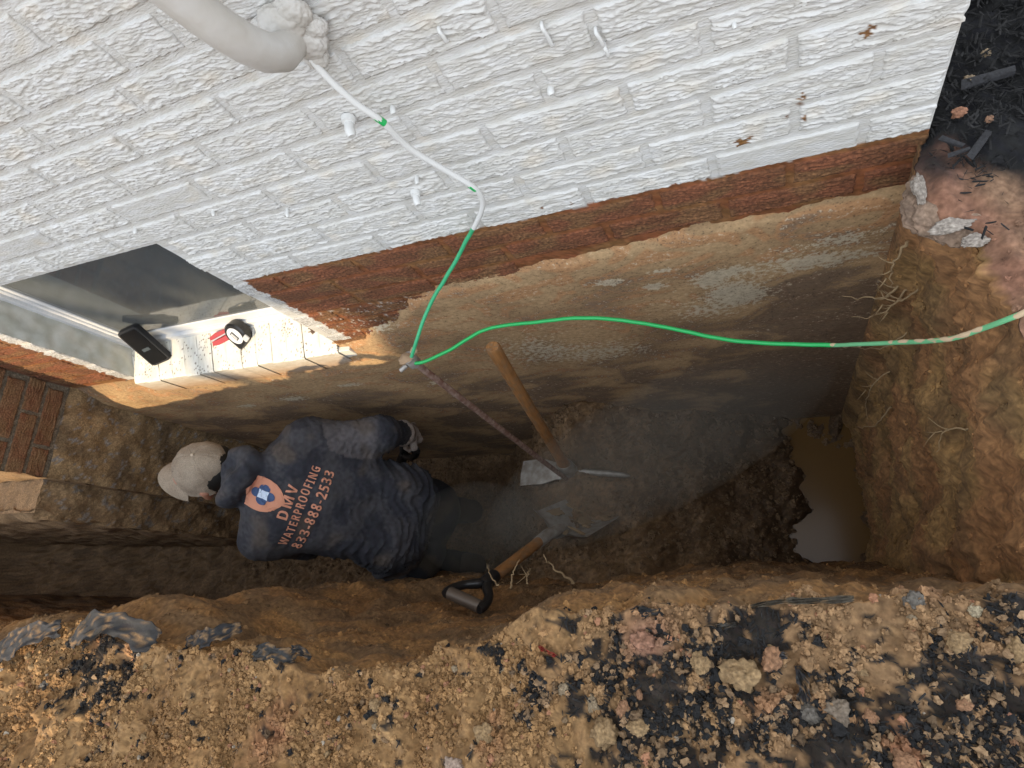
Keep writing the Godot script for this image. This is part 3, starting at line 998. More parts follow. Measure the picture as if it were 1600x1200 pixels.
func build_wall_fittings(house: Node3D) -> void:
	# screws, plugs and cable clips left in the wall and painted over
	for f in [[-0.536, 0.351, 0.012, 0.035, 0.004], [-0.538, 0.157, 0.010, 0.03, 0.002], [-0.515, 0.192, 0.006, 0.014, 0.0], [-0.928, 0.248, 0.005, 0.014, 0.0], [-1.129, 0.258, 0.006, 0.013, 0.0], [-0.796, 0.196, 0.005, 0.016, 0.0], [-0.462, 0.345, 0.007, 0.012, 0.0], [0.01, 0.31, 0.0045, 0.01, 0.0], [-0.235, 0.292, 0.008, 0.01, 0.0]]:
		f[2] *= 0.68
		f[3] *= 0.75
		var pts := [Vector3(0, 0, -0.01), Vector3(0, -f[3] * 0.15, f[3] * 0.5), Vector3(f[3] * 0.1, -f[3] * 0.35, f[3])]
		var o := part("screw_plug", tube(smooth_path(pts, 7), [f[2] * 1.15, f[2], f[2] * 0.95, f[2] * 0.95, f[2], f[2], f[2] * 0.7], 10), M.wire_white, house, Vector3(f[0], f[1], 0))
		if f[4] > 0.0:
			part("collar", tube(PackedVector3Array([Vector3(0, 0, 0), Vector3(0, 0.0, 0.008)]), [f[2] * 1.5, f[2] * 1.2], 10), M.wire_white, o)
	for f in [[-0.208, 0.38, 0.3, 0.03], [-0.148, 0.352, 0.5, 0.022], [-0.33, 0.43, 0.2, 0.018], [-0.145, 0.33, 0.2, 0.014]]:
		var o := part("cable_clip", tube(smooth_path([Vector3(0, f[3] * 0.55, -0.002), Vector3(0, f[3] * 0.5, 0.005), Vector3(0.001, 0, 0.006), Vector3(0, -f[3] * 0.5, 0.005), Vector3(0, -f[3] * 0.6, -0.002)], 12), [0.0026], 8), M.wire_white, house, Vector3(f[0], f[1], 0))
		o.rotation.z = f[2] * 0.3


# ---------------------------------------------------------------- what shades the place, behind the photographer
func crown(centre: Vector3, radii: Vector3, leaves: int, size: float) -> ArrayMesh:
	var v := PackedVector3Array()
	var idx := PackedInt32Array()
	for i in leaves:
		var p := Vector3(rng.randfn(), rng.randfn(), rng.randfn()).normalized() * pow(rng.randf(), 0.45)
		p *= 0.86 + 0.28 * na.get_noise_3dv(p * 2.2 + centre)
		p = p * radii + centre
		var a := Vector3(rng.randfn(), rng.randfn() * 0.6, rng.randfn()).normalized()
		var b := a.cross(Vector3(rng.randfn(), rng.randfn(), rng.randfn())).normalized()
		var s := size * rng.randf_range(0.6, 1.3)
		var f := v.size()
		v.append_array([p - a * s, p + b * s * 0.45, p + a * s, p - b * s * 0.45])
		idx.append_array([f, f + 1, f + 2, f, f + 2, f + 3])
	return finish(v, idx)


func build_cover() -> void:
	var t := base("shade_tree", Vector3(-3.0, 0.1, 7.6), "leafy garden tree standing on the open ground behind the bank", "tree")
	part("trunk", tube(PackedVector3Array([Vector3(0, -0.3, 0), Vector3(0.05, 1.4, -0.05), Vector3(0.2, 2.9, -0.25), Vector3(0.5, 4.4, -0.45), Vector3(0.7, 5.6, -0.55)]), [0.17, 0.14, 0.11, 0.07, 0.03], 12), M.bark, t)
	part("limb", tube(PackedVector3Array([Vector3(0.15, 2.8, -0.2), Vector3(0.8, 3.7, -0.5), Vector3(1.6, 4.5, -0.6)]), [0.07, 0.05, 0.02], 8), M.bark, t)
	part("limb", tube(PackedVector3Array([Vector3(0.3, 3.6, -0.3), Vector3(-0.4, 4.6, -0.5), Vector3(-1.0, 5.4, -0.6)]), [0.06, 0.045, 0.02], 8), M.bark, t)
	part("crown", crown(Vector3(0.55, 5.58, -0.6), Vector3(2.1, 0.86, 0.85), 11000, 0.1), M.leaf, t)
	part("crown", crown(Vector3(1.62, 4.55, -0.6), Vector3(1.3, 0.95, 0.75), 9000, 0.1), M.leaf, t)


# ---------------------------------------------------------------- conduit and ground wire
func build_wiring() -> void:
	var c := base("conduit_pipe", Vector3(-0.505, 0.47, 0.0), "thick white painted conduit bending into the brick wall in a lump of putty", "pipe")
	var o := c.position
	var pts := smooth_path([Vector3(-0.565, 1.6, 0.1) - o, Vector3(-0.545, 1.1, 0.1) - o, Vector3(-0.53, 0.8, 0.098) - o, Vector3(-0.516, 0.64, 0.092) - o, Vector3(-0.508, 0.575, 0.084) - o, Vector3(-0.505, 0.53, 0.062) - o, Vector3(-0.505, 0.508, 0.03) - o, Vector3(-0.505, 0.505, -0.01) - o], 40)
	var rad := []
	for i in 40:
		rad.append(0.0225 + (0.0012 * sin(i * 0.9) if i < 30 else 0.0))
	part("pipe", tube(pts, rad, 20), M.conduit, c)
	var k := 0
	for q in [[Vector3(-0.502, 0.524, 0.012), 0.062], [Vector3(-0.478, 0.533, 0.012), 0.045], [Vector3(-0.489, 0.493, 0.014), 0.05], [Vector3(-0.497, 0.468, 0.012), 0.034], [Vector3(-0.531, 0.523, 0.008), 0.04], [Vector3(-0.47, 0.505, 0.01), 0.034]]:
		var l := part("putty", lump(60 + k, 4, 0.09, 0.9), M.conduit, c, q[0] - o)
		l.scale = Vector3(q[1], q[1], q[1] * 0.75)
		k += 1
	# the ground wire: painted over on the wall, green where it hangs in the trench
	var w := base("ground_wire", Vector3(-0.5, 0.46, 0.02), "green ground wire, painted white on the wall, clamped to the rusty rod", "wire")
	o = w.position
	var wall_run := [Vector3(-0.5, 0.475, 0.018), Vector3(-0.494, 0.44, 0.026), Vector3(-0.482, 0.398, 0.032), Vector3(-0.467, 0.36, 0.034), Vector3(-0.462, 0.295, 0.032), Vector3(-0.436, 0.225, 0.032), Vector3(-0.414, 0.176, 0.034), Vector3(-0.414, 0.14, 0.034), Vector3(-0.43, 0.108, 0.034), Vector3(-0.47, 0.058, 0.03)]
	var hang := [Vector3(-0.47, 0.058, 0.03), Vector3(-0.50, 0.028, 0.03), Vector3(-0.56, -0.03, 0.045), Vector3(-0.65, -0.10, 0.08), Vector3(-0.715, -0.155, 0.137), Vector3(-0.751, -0.193, 0.165)]
	var sling := [Vector3(-0.768, -0.208, 0.168), Vector3(-0.728, -0.206, 0.173), Vector3(-0.666, -0.213, 0.15), Vector3(-0.563, -0.2, 0.117), Vector3(-0.446, -0.214, 0.111), Vector3(-0.329, -0.211, 0.121), Vector3(-0.203, -0.25, 0.14), Vector3(-0.046, -0.27, 0.190), Vector3(0.118, -0.238, 0.234), Vector3(0.202, -0.153, 0.273), Vector3(0.251, -0.071, 0.306), Vector3(0.279, -0.028, 0.312), Vector3(0.316, 0.026, 0.315), Vector3(0.40, 0.06, 0.29), Vector3(0.55, 0.05, 0.24), Vector3(0.9, 0.045, 0.1)]
	for run in [["painted_run", wall_run, M.wire_white, 60], ["hanging_run", hang, M.wire_green_dusty, 40], ["trench_run", sling.slice(0, 9), M.wire_green, 100], ["muddy_run", sling.slice(8), mat(lin(0.13, 0.4, 0.19), 0.6), 60]]:
		var p := smooth_path(run[1], run[3])
		for i in p.size():
			p[i] += Vector3(na.get_noise_1d(p[i].x * 25), nb.get_noise_1d(p[i].x * 25), 0) * 0.0012 - o
		part(run[0], tube(p, [{"painted_run": 0.0048, "hanging_run": 0.0043, "trench_run": 0.0043, "muddy_run": 0.0038}[run[0]]], 10), run[2], w)
	# where the paint has come off and where dry mud sticks to it
	for g in [[Vector3(-0.471, 0.370, 0.0335), Vector3(-0.466, 0.354, 0.034)], [Vector3(-0.4165, 0.181, 0.0338), Vector3(-0.4125, 0.167, 0.034)]]:
		part("bare_patch", tube(PackedVector3Array([g[0] - o, (g[0] + g[1]) / 2 - o, g[1] - o]), [0.0052], 10), M.wire_green, w)
	var mud_path := smooth_path(sling, 200)
	for seg in [[96, 104], [108, 128], [131, 137], [152, 160]]:
		var p := PackedVector3Array()
		var r := []
		for i in range(seg[0], seg[1]):
			p.append(mud_path[i] - o + Vector3(0, 0.0018 + 0.001 * sin(i * 1.7), 0.0006 * sin(i * 2.3)))
			r.append(0.0034 + 0.0008 * sin(i * 2.1))
		r[0] = 0.002
		r[-1] = 0.002
		part("dry_mud", tube(p, r, 8), mat(lin(0.5, 0.38, 0.24), 0.95), w)
	# the rod it is clamped to
	var rod := base("ground_rod", Vector3(-0.711, -1.27, 0.285), "rusty steel ground rod standing in the trench with a clamp at its top", "rod")
	o = rod.position
	part("rod", tube(smooth_path([Vector3(-0.759, -0.2, 0.163) - o, Vector3(-0.748, -0.55, 0.2) - o, Vector3(-0.73, -0.9, 0.243) - o, Vector3(-0.709, -1.32, 0.292) - o], 30), [0.0085], 12), M.rod, rod)
	var clamp := part("clamp", tube(PackedVector3Array([Vector3(-0.7595, -0.222, 0.1655) - o, Vector3(-0.759, -0.19, 0.162) - o]), [0.017, 0.0165], 8), M.steel, rod)
	part("bolt", tube(PackedVector3Array([Vector3(-0.77, -0.206, 0.175) - o, Vector3(-0.788, -0.207, 0.186) - o]), [0.006], 6), M.steel, clamp)
	var l := part("mud_lump", lump(71, 2, 0.2), mat(lin(0.3, 0.2, 0.12), 0.95), rod, Vector3(-0.765, -0.192, 0.165) - o)
	l.scale = Vector3(0.035, 0.022, 0.03)
	l = part("mud_lump", lump(72, 2, 0.25), mat(lin(0.42, 0.33, 0.2), 0.95), rod, Vector3(-0.742, -0.186, 0.15) - o)
	l.scale = Vector3(0.016, 0.014, 0.022)


# ---------------------------------------------------------------- tools
func frame_of(y_axis: Vector3, hint: Vector3) -> Basis:
	var y := y_axis.normalized()
	var x := (hint - y * hint.dot(y)).normalized()
	return Basis(x, y, x.cross(y))


func lathe_oval(sections: Array, seg := 18) -> ArrayMesh:
	# sections: [centre, half width x, half width z]
	var v := PackedVector3Array()
	for s in sections:
		for i in seg:
			var a := TAU * i / seg
			v.append(s[0] + Vector3(cos(a) * s[1], 0, -sin(a) * s[2]))
	var idx := PackedInt32Array()
	for j in sections.size() - 1:
		for i in seg:
			var a := j * seg + i
			var b := j * seg + (i + 1) % seg
			idx.append_array([a, a + seg, b, b, a + seg, b + seg])
	for e in 2:
		var f := v.size()
		var src := 0 if e == 0 else (sections.size() - 1) * seg
		v.append_array(v.slice(src, src + seg))
		v.append(sections[0 if e == 0 else -1][0])
		for i in seg:
			idx.append_array([f + i, f + (i + 1) % seg, f + seg] if e == 0 else [f + (i + 1) % seg, f + i, f + seg])
	return finish(v, idx)


func build_tools() -> void:
	# mattock leaning on the foundation
	var eye := Vector3(-0.708, -1.205, 0.245)
	var top := Vector3(-0.636, -0.385, 0.078)
	var t := base("pick_mattock", eye, "pick mattock with a wooden handle leaning against the foundation", "mattock")
	t.basis = frame_of(top - eye, Vector3(1, -0.05, 0.05))
	var len := (top - eye).length()
	part("handle", lathe_oval([[Vector3(0, -0.05, 0), 0.026, 0.019], [Vector3(0, 0.03, 0), 0.027, 0.02], [Vector3(0, 0.1, 0), 0.0195, 0.0165], [Vector3(0, 0.4, 0), 0.0178, 0.016], [Vector3(0, len * 0.8, 0), 0.019, 0.0165], [Vector3(0, len - 0.02, 0), 0.0205, 0.018], [Vector3(0, len - 0.005, 0), 0.020, 0.0175], [Vector3(0, len, 0), 0.017, 0.0145]]), M.wood, t)
	var head := Node3D.new()
	head.name = "head"
	t.add_child(head)
	part("socket", lathe_oval([[Vector3(0, -0.06, 0), 0.036, 0.027], [Vector3(0, -0.04, 0), 0.04, 0.031], [Vector3(0, 0.0, 0), 0.038, 0.029], [Vector3(0, 0.045, 0), 0.031, 0.024], [Vector3(0, 0.05, 0), 0.027, 0.02]]), M.steel, head)
	# adze blade to one side, pick to the other
	var v := PackedVector3Array()
	var na_ := 12
	for j in 2:
		for i in na_:
			var s := float(i) / (na_ - 1)
			var half := lerpf(0.03, 0.05, smoothstep(0.0, 0.5, s))
			for q in [-1, 0, 1]:
				v.append(Vector3(-0.025 - 0.17 * s + (0.004 * absf(q) if i == na_ - 1 else 0.0), -0.03 - 0.03 * s * s + (0.012 - 0.01 * s) * (0.5 if j == 0 else -0.5), q * half))
	var idx := grid_index(3, na_, false)
	idx.append_array(grid_index(3, na_, true, na_ * 3))
	for i in na_ - 1:
		for q in [0, 2]:
			var a: int = i * 3 + q
			idx.append_array([a, a + 3, a + na_ * 3, a + 3, a + 3 + na_ * 3, a + na_ * 3] if q == 2 else [a, a + na_ * 3, a + 3, a + 3, a + na_ * 3, a + 3 + na_ * 3])
	part("adze_blade", finish(v, idx), M.steel, head)
	part("pick_point", tube(smooth_path([Vector3(0.02, -0.03, 0), Vector3(0.09, -0.032, 0), Vector3(0.17, -0.045, 0), Vector3(0.225, -0.062, 0)], 14), [0.021, 0.018, 0.0155, 0.0145, 0.0135, 0.013, 0.0125, 0.012, 0.0115, 0.011, 0.0105, 0.01, 0.008, 0.003], 4), M.steel, head)

	# shovel lying in the trench, grip against the near bank
	shovel("dirty D-handled shovel lying in the trench, its grip against the soil bank", Vector3(-0.823, -0.655, 0.700), Vector3(-0.735, -1.075, 0.495), Vector3(-0.61, -1.32, 0.375), Vector3(0.9, -0.43, 0.05), 0.0175)
	# the one the worker digs with
	shovel("shovel gripped by the digging worker, only its grip end showing", Vector3(-1.335, -1.115, 0.118), Vector3(-1.72, -1.48, 0.34), Vector3(-1.88, -1.80, 0.42), Vector3(0.3, -0.3, 1), 0.0165)


func shovel(label: String, grip: Vector3, neck: Vector3, tip: Vector3, across: Vector3, r: float) -> void:
	var s := base("shovel", grip, label, "shovel")
	var axis := (neck - grip).normalized()
	var side := (across - axis * across.dot(axis)).normalized()
	var o := grip
	var fork := grip + axis * 0.105
	# shaft
	part("shaft", tube(smooth_path([fork - o, (fork * 0.5 + neck * 0.5) - o, neck - o], 16), [r], 16), M.wood, s)
	# grip: a plain bar between two arms that join at a socket
	var g := Node3D.new()
	g.name = "grip"
	s.add_child(g)
	part("grip_bar", tube(PackedVector3Array([side * -0.052, side * -0.05, side * 0.05, side * 0.052]), [0.0165, 0.018, 0.018, 0.0165], 14), mat(lin(0.13, 0.105, 0.085), 0.45, 0.4) if r > 0.017 else M.black, g)
	for e in [-1, 1]:
		part("grip_arm", tube(smooth_path([side * 0.056 * e - axis * 0.012, side * 0.057 * e + axis * 0.015, side * 0.045 * e + axis * 0.055, side * 0.014 * e + axis * 0.09, side * 0.004 * e + axis * 0.12], 14), [0.013, 0.0145, 0.0145, 0.014, 0.0135, 0.013, 0.013, 0.013, 0.014, 0.015, 0.015, 0.015, 0.014, 0.013], 10), M.black, g)
	part("grip_socket", tube(PackedVector3Array([axis * 0.09, axis * 0.1, axis * 0.15, axis * 0.155]), [0.016, r * 1.25, r * 1.25, r * 1.1], 16), M.black, g)
	# blade: a dished plate with a rolled step and a socket that runs up the shaft
	var ax2 := (tip - neck).normalized()
	var sd2 := (side - ax2 * side.dot(ax2)).normalized()
	var up := ax2.cross(sd2)
	if up.y < 0:
		up = -up
	var length := (tip - neck).length()
	part("blade_socket", tube(PackedVector3Array([axis * -0.06 + neck - o, neck - o, neck + ax2 * 0.05 - o, neck + ax2 * 0.09 - o]), [r * 1.12, r * 1.2, r * 1.15, r * 0.7], 14), M.steel, s)
	var v := PackedVector3Array()
	var nu := 17
	var nv := 20
	for j in nv:
		var b := float(j) / (nv - 1)
		var half := 0.115 * (1.0 - 0.12 * b) * sqrt(clampf(1.0 - pow(maxf(0.0, b - 0.72) / 0.33, 2), 0.02, 1))
		for i in nu:
			var a := lerpf(-1, 1, float(i) / (nu - 1))
			var d := 0.03 * a * a - 0.02 * exp(-a * a * 30) * (1 - b) + (0.02 * (1.0 - smoothstep(0.0, 0.08, b)) * smoothstep(0.25, 0.5, absf(a)))
			v.append(neck - o + ax2 * (0.045 + (length - 0.02) * b) + sd2 * half * a + up * (d - 0.012))
	var blade := part("blade", finish(v, grid_index(nu, nv, true)), M.steel, s)
	if r > 0.017:
		for k in 7:
			var m := part("mud_lump", lump(80 + k, 2, 0.45, 0.6), mat(lin(0.22, 0.15, 0.08), 0.95), blade, neck - o + ax2 * (0.07 + 0.028 * k) + sd2 * 0.075 * sin(k * 2.3) + up * (-0.008 + 0.02 * pow(sin(k * 2.3), 2)))
			m.basis = Basis(sd2, up, sd2.cross(up)) * Basis.from_scale(Vector3(0.05 + 0.02 * sin(k * 1.7), 0.012, 0.04 + 0.02 * cos(k * 2.9)))


# ---------------------------------------------------------------- things left on the window sill
func rounded_plate(w: float, h: float, r: float, d: float) -> ArrayMesh:
	var pts := []
	for c in [[1, 1], [-1, 1], [-1, -1], [1, -1]]:
		for k in 6:
			var a: float = (PI / 2) * (k / 5.0) + [0.0, PI / 2, PI, -PI / 2][[[1, 1], [-1, 1], [-1, -1], [1, -1]].find(c)]
			pts.append(Vector2(c[0] * (w / 2 - r) + cos(a) * r, c[1] * (h / 2 - r) + sin(a) * r))
	return prism(pts, d)


func prism(pts: Array, d: float, bevel := 0.0015) -> ArrayMesh:
	# an outline in x y, counter-clockwise, pushed through z with a small bevel; shaded flat between its rings
	var n := pts.size()
	var mid := Vector2.ZERO
	for p in pts:
		mid += p / n
	var rings := [[-d / 2, bevel], [-d / 2 + bevel, 0.0], [d / 2 - bevel, 0.0], [d / 2, bevel]]
	var v := PackedVector3Array()
	var idx := PackedInt32Array()
	for q in rings.size() - 1:
		var f := v.size()
		for e in 2:
			var ring: Array = rings[q + e]
			for p: Vector2 in pts:
				var inner: Vector2 = p - (p - mid).normalized() * ring[1]
				v.append(Vector3(inner.x, inner.y, ring[0]))
		for i in n:
			var a := f + i
			var b := f + (i + 1) % n
			idx.append_array([a, a + n, b, b, a + n, b + n])
	var poly := PackedVector2Array()
	for p: Vector2 in pts:
		poly.append(p - (p - mid).normalized() * bevel)
	var tri := Geometry2D.triangulate_polygon(poly)
	for e in [-1, 1]:
		var f := v.size()
		for p in poly:
			v.append(Vector3(p.x, p.y, d / 2 * e))
		for i in range(0, tri.size(), 3):
			var a := poly[tri[i]]
			var ccw := (poly[tri[i + 1]] - a).cross(poly[tri[i + 2]] - a) > 0
			if (ccw and e == 1) or (not ccw and e == -1):
				idx.append_array([f + tri[i], f + tri[i + 2], f + tri[i + 1]])
			else:
				idx.append_array([f + tri[i], f + tri[i + 1], f + tri[i + 2]])
	return finish(v, idx)


func build_sill_things() -> void:
	var p := base("smartphone", Vector3(-1.872, SILL_Y - 0.018, -0.038), "black phone in a thick case propped upright in the window corner", "phone")
	p.basis = Basis.from_euler(Vector3(-0.42, 0.28, -0.06))
	part("case", rounded_plate(0.078, 0.155, 0.012, 0.022), M.black_matt, p, Vector3(0, 0.0775, 0))
	var scr := part("screen", rounded_plate(0.066, 0.142, 0.008, 0.002), mat(lin(0.012, 0.013, 0.014), 0.08), p, Vector3(0, 0.0775, 0.0115))
	part("icon", rounded_plate(0.03, 0.012, 0.002, 0.0006), mat(lin(0.05, 0.065, 0.075), 0.4), scr, Vector3(0, -0.01, 0.0012))

	var t := base("tape_measure", Vector3(-1.49, SILL_Y - 0.02, -0.062), "black tape measure with a round white label, resting on the sill", "tape measure")
	t.basis = frame_of(Vector3(-0.45, 0.62, -0.5), Vector3(1, 0.45, -0.2)).rotated(Vector3(0, 1, 0), 0.0)
	var outline := []
	for k in 22:
		var a := -PI / 2 + PI * 1.5 * k / 21.0
		outline.append(Vector2(cos(a), sin(a)) * 0.042)
	outline.append(Vector2(-0.042, -0.034))
	outline.append(Vector2(-0.036, -0.042))
	part("case", prism(outline, 0.036, 0.005), M.black, t, Vector3(0, 0.038, 0.008))
	var lab := part("label_disc", tube(PackedVector3Array([Vector3(0, 0, 0), Vector3(0, 0, 0.002)]), [0.029, 0.0285], 28), mat(lin(0.66, 0.68, 0.7), 0.5), t, Vector3(0.0, 0.038, 0.0255))
	part("badge", rounded_plate(0.017, 0.03, 0.002, 0.0014), mat(lin(0.06, 0.06, 0.065), 0.4), lab, Vector3(0, 0, 0.0028))
	part("badge", rounded_plate(0.010, 0.024, 0.002, 0.0012), mat(lin(0.6, 0.6, 0.6), 0.3, 0.3), lab, Vector3(0, 0, 0.0042))
	part("lock_button", rounded_plate(0.026, 0.018, 0.003, 0.006), mat(lin(0.5, 0.5, 0.5), 0.5), t, Vector3(0.026, 0.008, 0.024))

	var k := base("folding_knife", Vector3(-1.585, SILL_Y - 0.012, -0.07), "red folded utility knife on the sill beside the tape measure", "knife")
	k.basis = Basis.from_euler(Vector3(-0.9, 0.12, 0.1))
	part("handle", prism([Vector2(-0.055, -0.011), Vector2(-0.03, -0.016), Vector2(0.05, -0.014), Vector2(0.056, -0.004), Vector2(0.05, 0.006), Vector2(0.0, 0.004), Vector2(-0.05, 0.002)], 0.016, 0.003), mat(lin(0.34, 0.02, 0.022), 0.35), k, Vector3(0, 0.012, 0))
	part("handle", prism([Vector2(-0.052, 0.0075), Vector2(0.03, 0.010), Vector2(0.05, 0.013), Vector2(0.046, 0.021), Vector2(-0.02, 0.024), Vector2(-0.05, 0.018)], 0.014, 0.003), mat(lin(0.34, 0.02, 0.022), 0.35), k, Vector3(0, 0.012, 0.002))
	part("blade", prism([Vector2(-0.05, 0.0025), Vector2(0.045, 0.0075), Vector2(0.045, 0.0115), Vector2(-0.05, 0.0065)], 0.004, 0.0006), mat(lin(0.4, 0.35, 0.35), 0.35, 0.5), k, Vector3(0, 0.012, 0.004))


# ---------------------------------------------------------------- the worker
func bone_distance(p: Vector3, bones: Array, k: float) -> float:
	var f := 1.0
	for b in bones:
		var ab: Vector3 = b[1] - b[0]
		var t := clampf((p - b[0]).dot(ab) / maxf(ab.length_squared(), 1e-9), 0.0, 1.0)
		var d: float = (p - b[0] - ab * t).length() - lerpf(b[2], b[3], t)
		var h := clampf(0.5 + 0.5 * (f - d) / k, 0.0, 1.0)
		f = lerpf(f, d, h) - k * h * (1.0 - h)
	return f


func net(bones: Array, k: float, cell: float, disp: Callable, paint: Callable) -> ArrayMesh:
	# surface nets over the smooth union of tapered bones
	var lo := Vector3.ONE * 1e9
	var hi := -lo
	for b in bones:
		var r: float = maxf(b[2], b[3]) + k + 0.03
		lo = lo.min(b[0].min(b[1]) - Vector3.ONE * r)
		hi = hi.max(b[0].max(b[1]) + Vector3.ONE * r)
	var nx := ceili((hi.x - lo.x) / cell) + 2
	var ny := ceili((hi.y - lo.y) / cell) + 2
	var nz := ceili((hi.z - lo.z) / cell) + 2
	var f := PackedFloat32Array()
	f.resize(nx * ny * nz)
	f.fill(1.0)
	for b in bones:
		var a0: Vector3 = b[0]
		var ab: Vector3 = b[1] - a0
		var l2 := maxf(ab.length_squared(), 1e-9)
		var r: float = maxf(b[2], b[3]) + k + 0.012
		var l := ((a0.min(b[1]) - Vector3.ONE * r - lo) / cell).floor()
		var h := ((a0.max(b[1]) + Vector3.ONE * r - lo) / cell).ceil()
		for z in range(maxi(0, int(l.z)), mini(nz, int(h.z) + 1)):
			for y in range(maxi(0, int(l.y)), mini(ny, int(h.y) + 1)):
				for x in range(maxi(0, int(l.x)), mini(nx, int(h.x) + 1)):
					var p := lo + Vector3(x, y, z) * cell - a0
					var t := clampf(p.dot(ab) / l2, 0.0, 1.0)
					var d: float = (p - ab * t).length() - lerpf(b[2], b[3], t)
					var at := (z * ny + y) * nx + x
					var g := f[at]
					var q := clampf(0.5 + 0.5 * (g - d) / k, 0.0, 1.0)
					f[at] = lerpf(g, d, q) - k * q * (1.0 - q)
	for z in nz:
		for y in ny:
			for x in nx:
				var at := (z * ny + y) * nx + x
				if absf(f[at]) < 0.05:
					f[at] += disp.call(lo + Vector3(x, y, z) * cell)
	var cells := {}
	var v := PackedVector3Array()
	var col := PackedColorArray()
	var corner := [0, 1, nx, nx + 1, nx * ny, nx * ny + 1, nx * ny + nx, nx * ny + nx + 1]
	var edges := [[0, 1], [2, 3], [4, 5], [6, 7], [0, 2], [1, 3], [4, 6], [5, 7], [0, 4], [1, 5], [2, 6], [3, 7]]
	for z in nz - 1:
		for y in ny - 1:
			for x in nx - 1:
				var at := (z * ny + y) * nx + x
				var c0 := f[at]
				if c0 > 0.06 or c0 < -0.06:
					continue
				var mask := 0
				for i in 8:
					if f[at + corner[i]] < 0.0:
						mask |= 1 << i
				if mask == 0 or mask == 255:
					continue
				var sum := Vector3.ZERO
				var n := 0
				for e in edges:
					var a: float = f[at + corner[e[0]]]
					var b: float = f[at + corner[e[1]]]
					if (a < 0.0) != (b < 0.0):
						var t := a / (a - b)
						var pa := Vector3(e[0] & 1, (e[0] >> 1) & 1, (e[0] >> 2) & 1)
						var pb := Vector3(e[1] & 1, (e[1] >> 1) & 1, (e[1] >> 2) & 1)
						sum += pa.lerp(pb, t)
						n += 1
				cells[at] = v.size()
				v.append(lo + (Vector3(x, y, z) + sum / n) * cell)
	var idx := PackedInt32Array()
	for at: int in cells:
		for ax in 3:
			var step: int = [1, nx, nx * ny][ax]
			var u: int = [nx, nx * ny, 1][ax]
			var w: int = [nx * ny, 1, nx][ax]
			# the edge from this cell's first corner along ax
			var a := f[at] < 0.0
			if a == (f[at + step] < 0.0):
				continue
			if not (cells.has(at - u) and cells.has(at - w) and cells.has(at - u - w)):
				continue
			var q := [cells[at], cells[at - u], cells[at - u - w], cells[at - w]]
			if a:
				idx.append_array([q[0], q[2], q[1], q[0], q[3], q[2]])
			else:
				idx.append_array([q[0], q[1], q[2], q[0], q[2], q[3]])
	for p in v:
		col.append(paint.call(p))
	return finish(v, idx, col)


var shirt_bones := []
var shirt_fold: Callable


func drape(pts: PackedVector3Array, n: Vector3, lift: float) -> PackedVector3Array:
	var out := PackedVector3Array()
	for p in pts:
		var q := p + n * 0.14
		for s in 24:
			var d: float = bone_distance(q, shirt_bones, 0.05) + shirt_fold.call(q)
			q -= n * d * 0.9
			if absf(d) < 0.0004:
				break
		out.append(q + n * lift)
	return out


func refined(v: PackedVector3Array, idx: PackedInt32Array, longest: float) -> Array:
	for pass_ in 3:
		var out := PackedInt32Array()
		var mids := {}
		var split := false
		for i in range(0, idx.size(), 3):
			var t := [idx[i], idx[i + 1], idx[i + 2]]
			var big := false
			for e in 3:
				if v[t[e]].distance_to(v[t[(e + 1) % 3]]) > longest:
					big = true
			if not big:
				out.append_array(t)
				continue
			split = true
			var m := []
			for e in 3:
				m.append(v.size())
				v.append((v[t[e]] + v[t[(e + 1) % 3]]) / 2)
			out.append_array([t[0], m[0], m[2], t[1], m[1], m[0], t[2], m[2], m[1], m[0], m[1], m[2]])
		idx = out
		if not split:
			break
	return [v, idx]


func print_on(called: String, v: PackedVector3Array, idx: PackedInt32Array, m: Material, parent: Node3D, o: Vector3, n: Vector3, lift := 0.0036) -> MeshInstance3D:
	var r := refined(v, idx, 0.010)
	var d := drape(r[0], n, lift)
	for i in d.size():
		d[i] -= o
	return part(called, finish(d, r[1]), m, parent)


func flat_polygon(pts: Array, at: Vector3, e1: Vector3, e2: Vector3) -> Array:
	var poly := PackedVector2Array(pts)
	var tri := Geometry2D.triangulate_polygon(poly)
	var v := PackedVector3Array()
	for p in poly:
		v.append(at + e1 * p.x + e2 * p.y)
	var idx := PackedInt32Array()
	for i in range(0, tri.size(), 3):
		var a := poly[tri[i]]
		var ccw := (poly[tri[i + 1]] - a).cross(poly[tri[i + 2]] - a) > 0
		idx.append_array([tri[i], tri[i + 2], tri[i + 1]] if ccw else [tri[i], tri[i + 1], tri[i + 2]])
	return [v, idx]


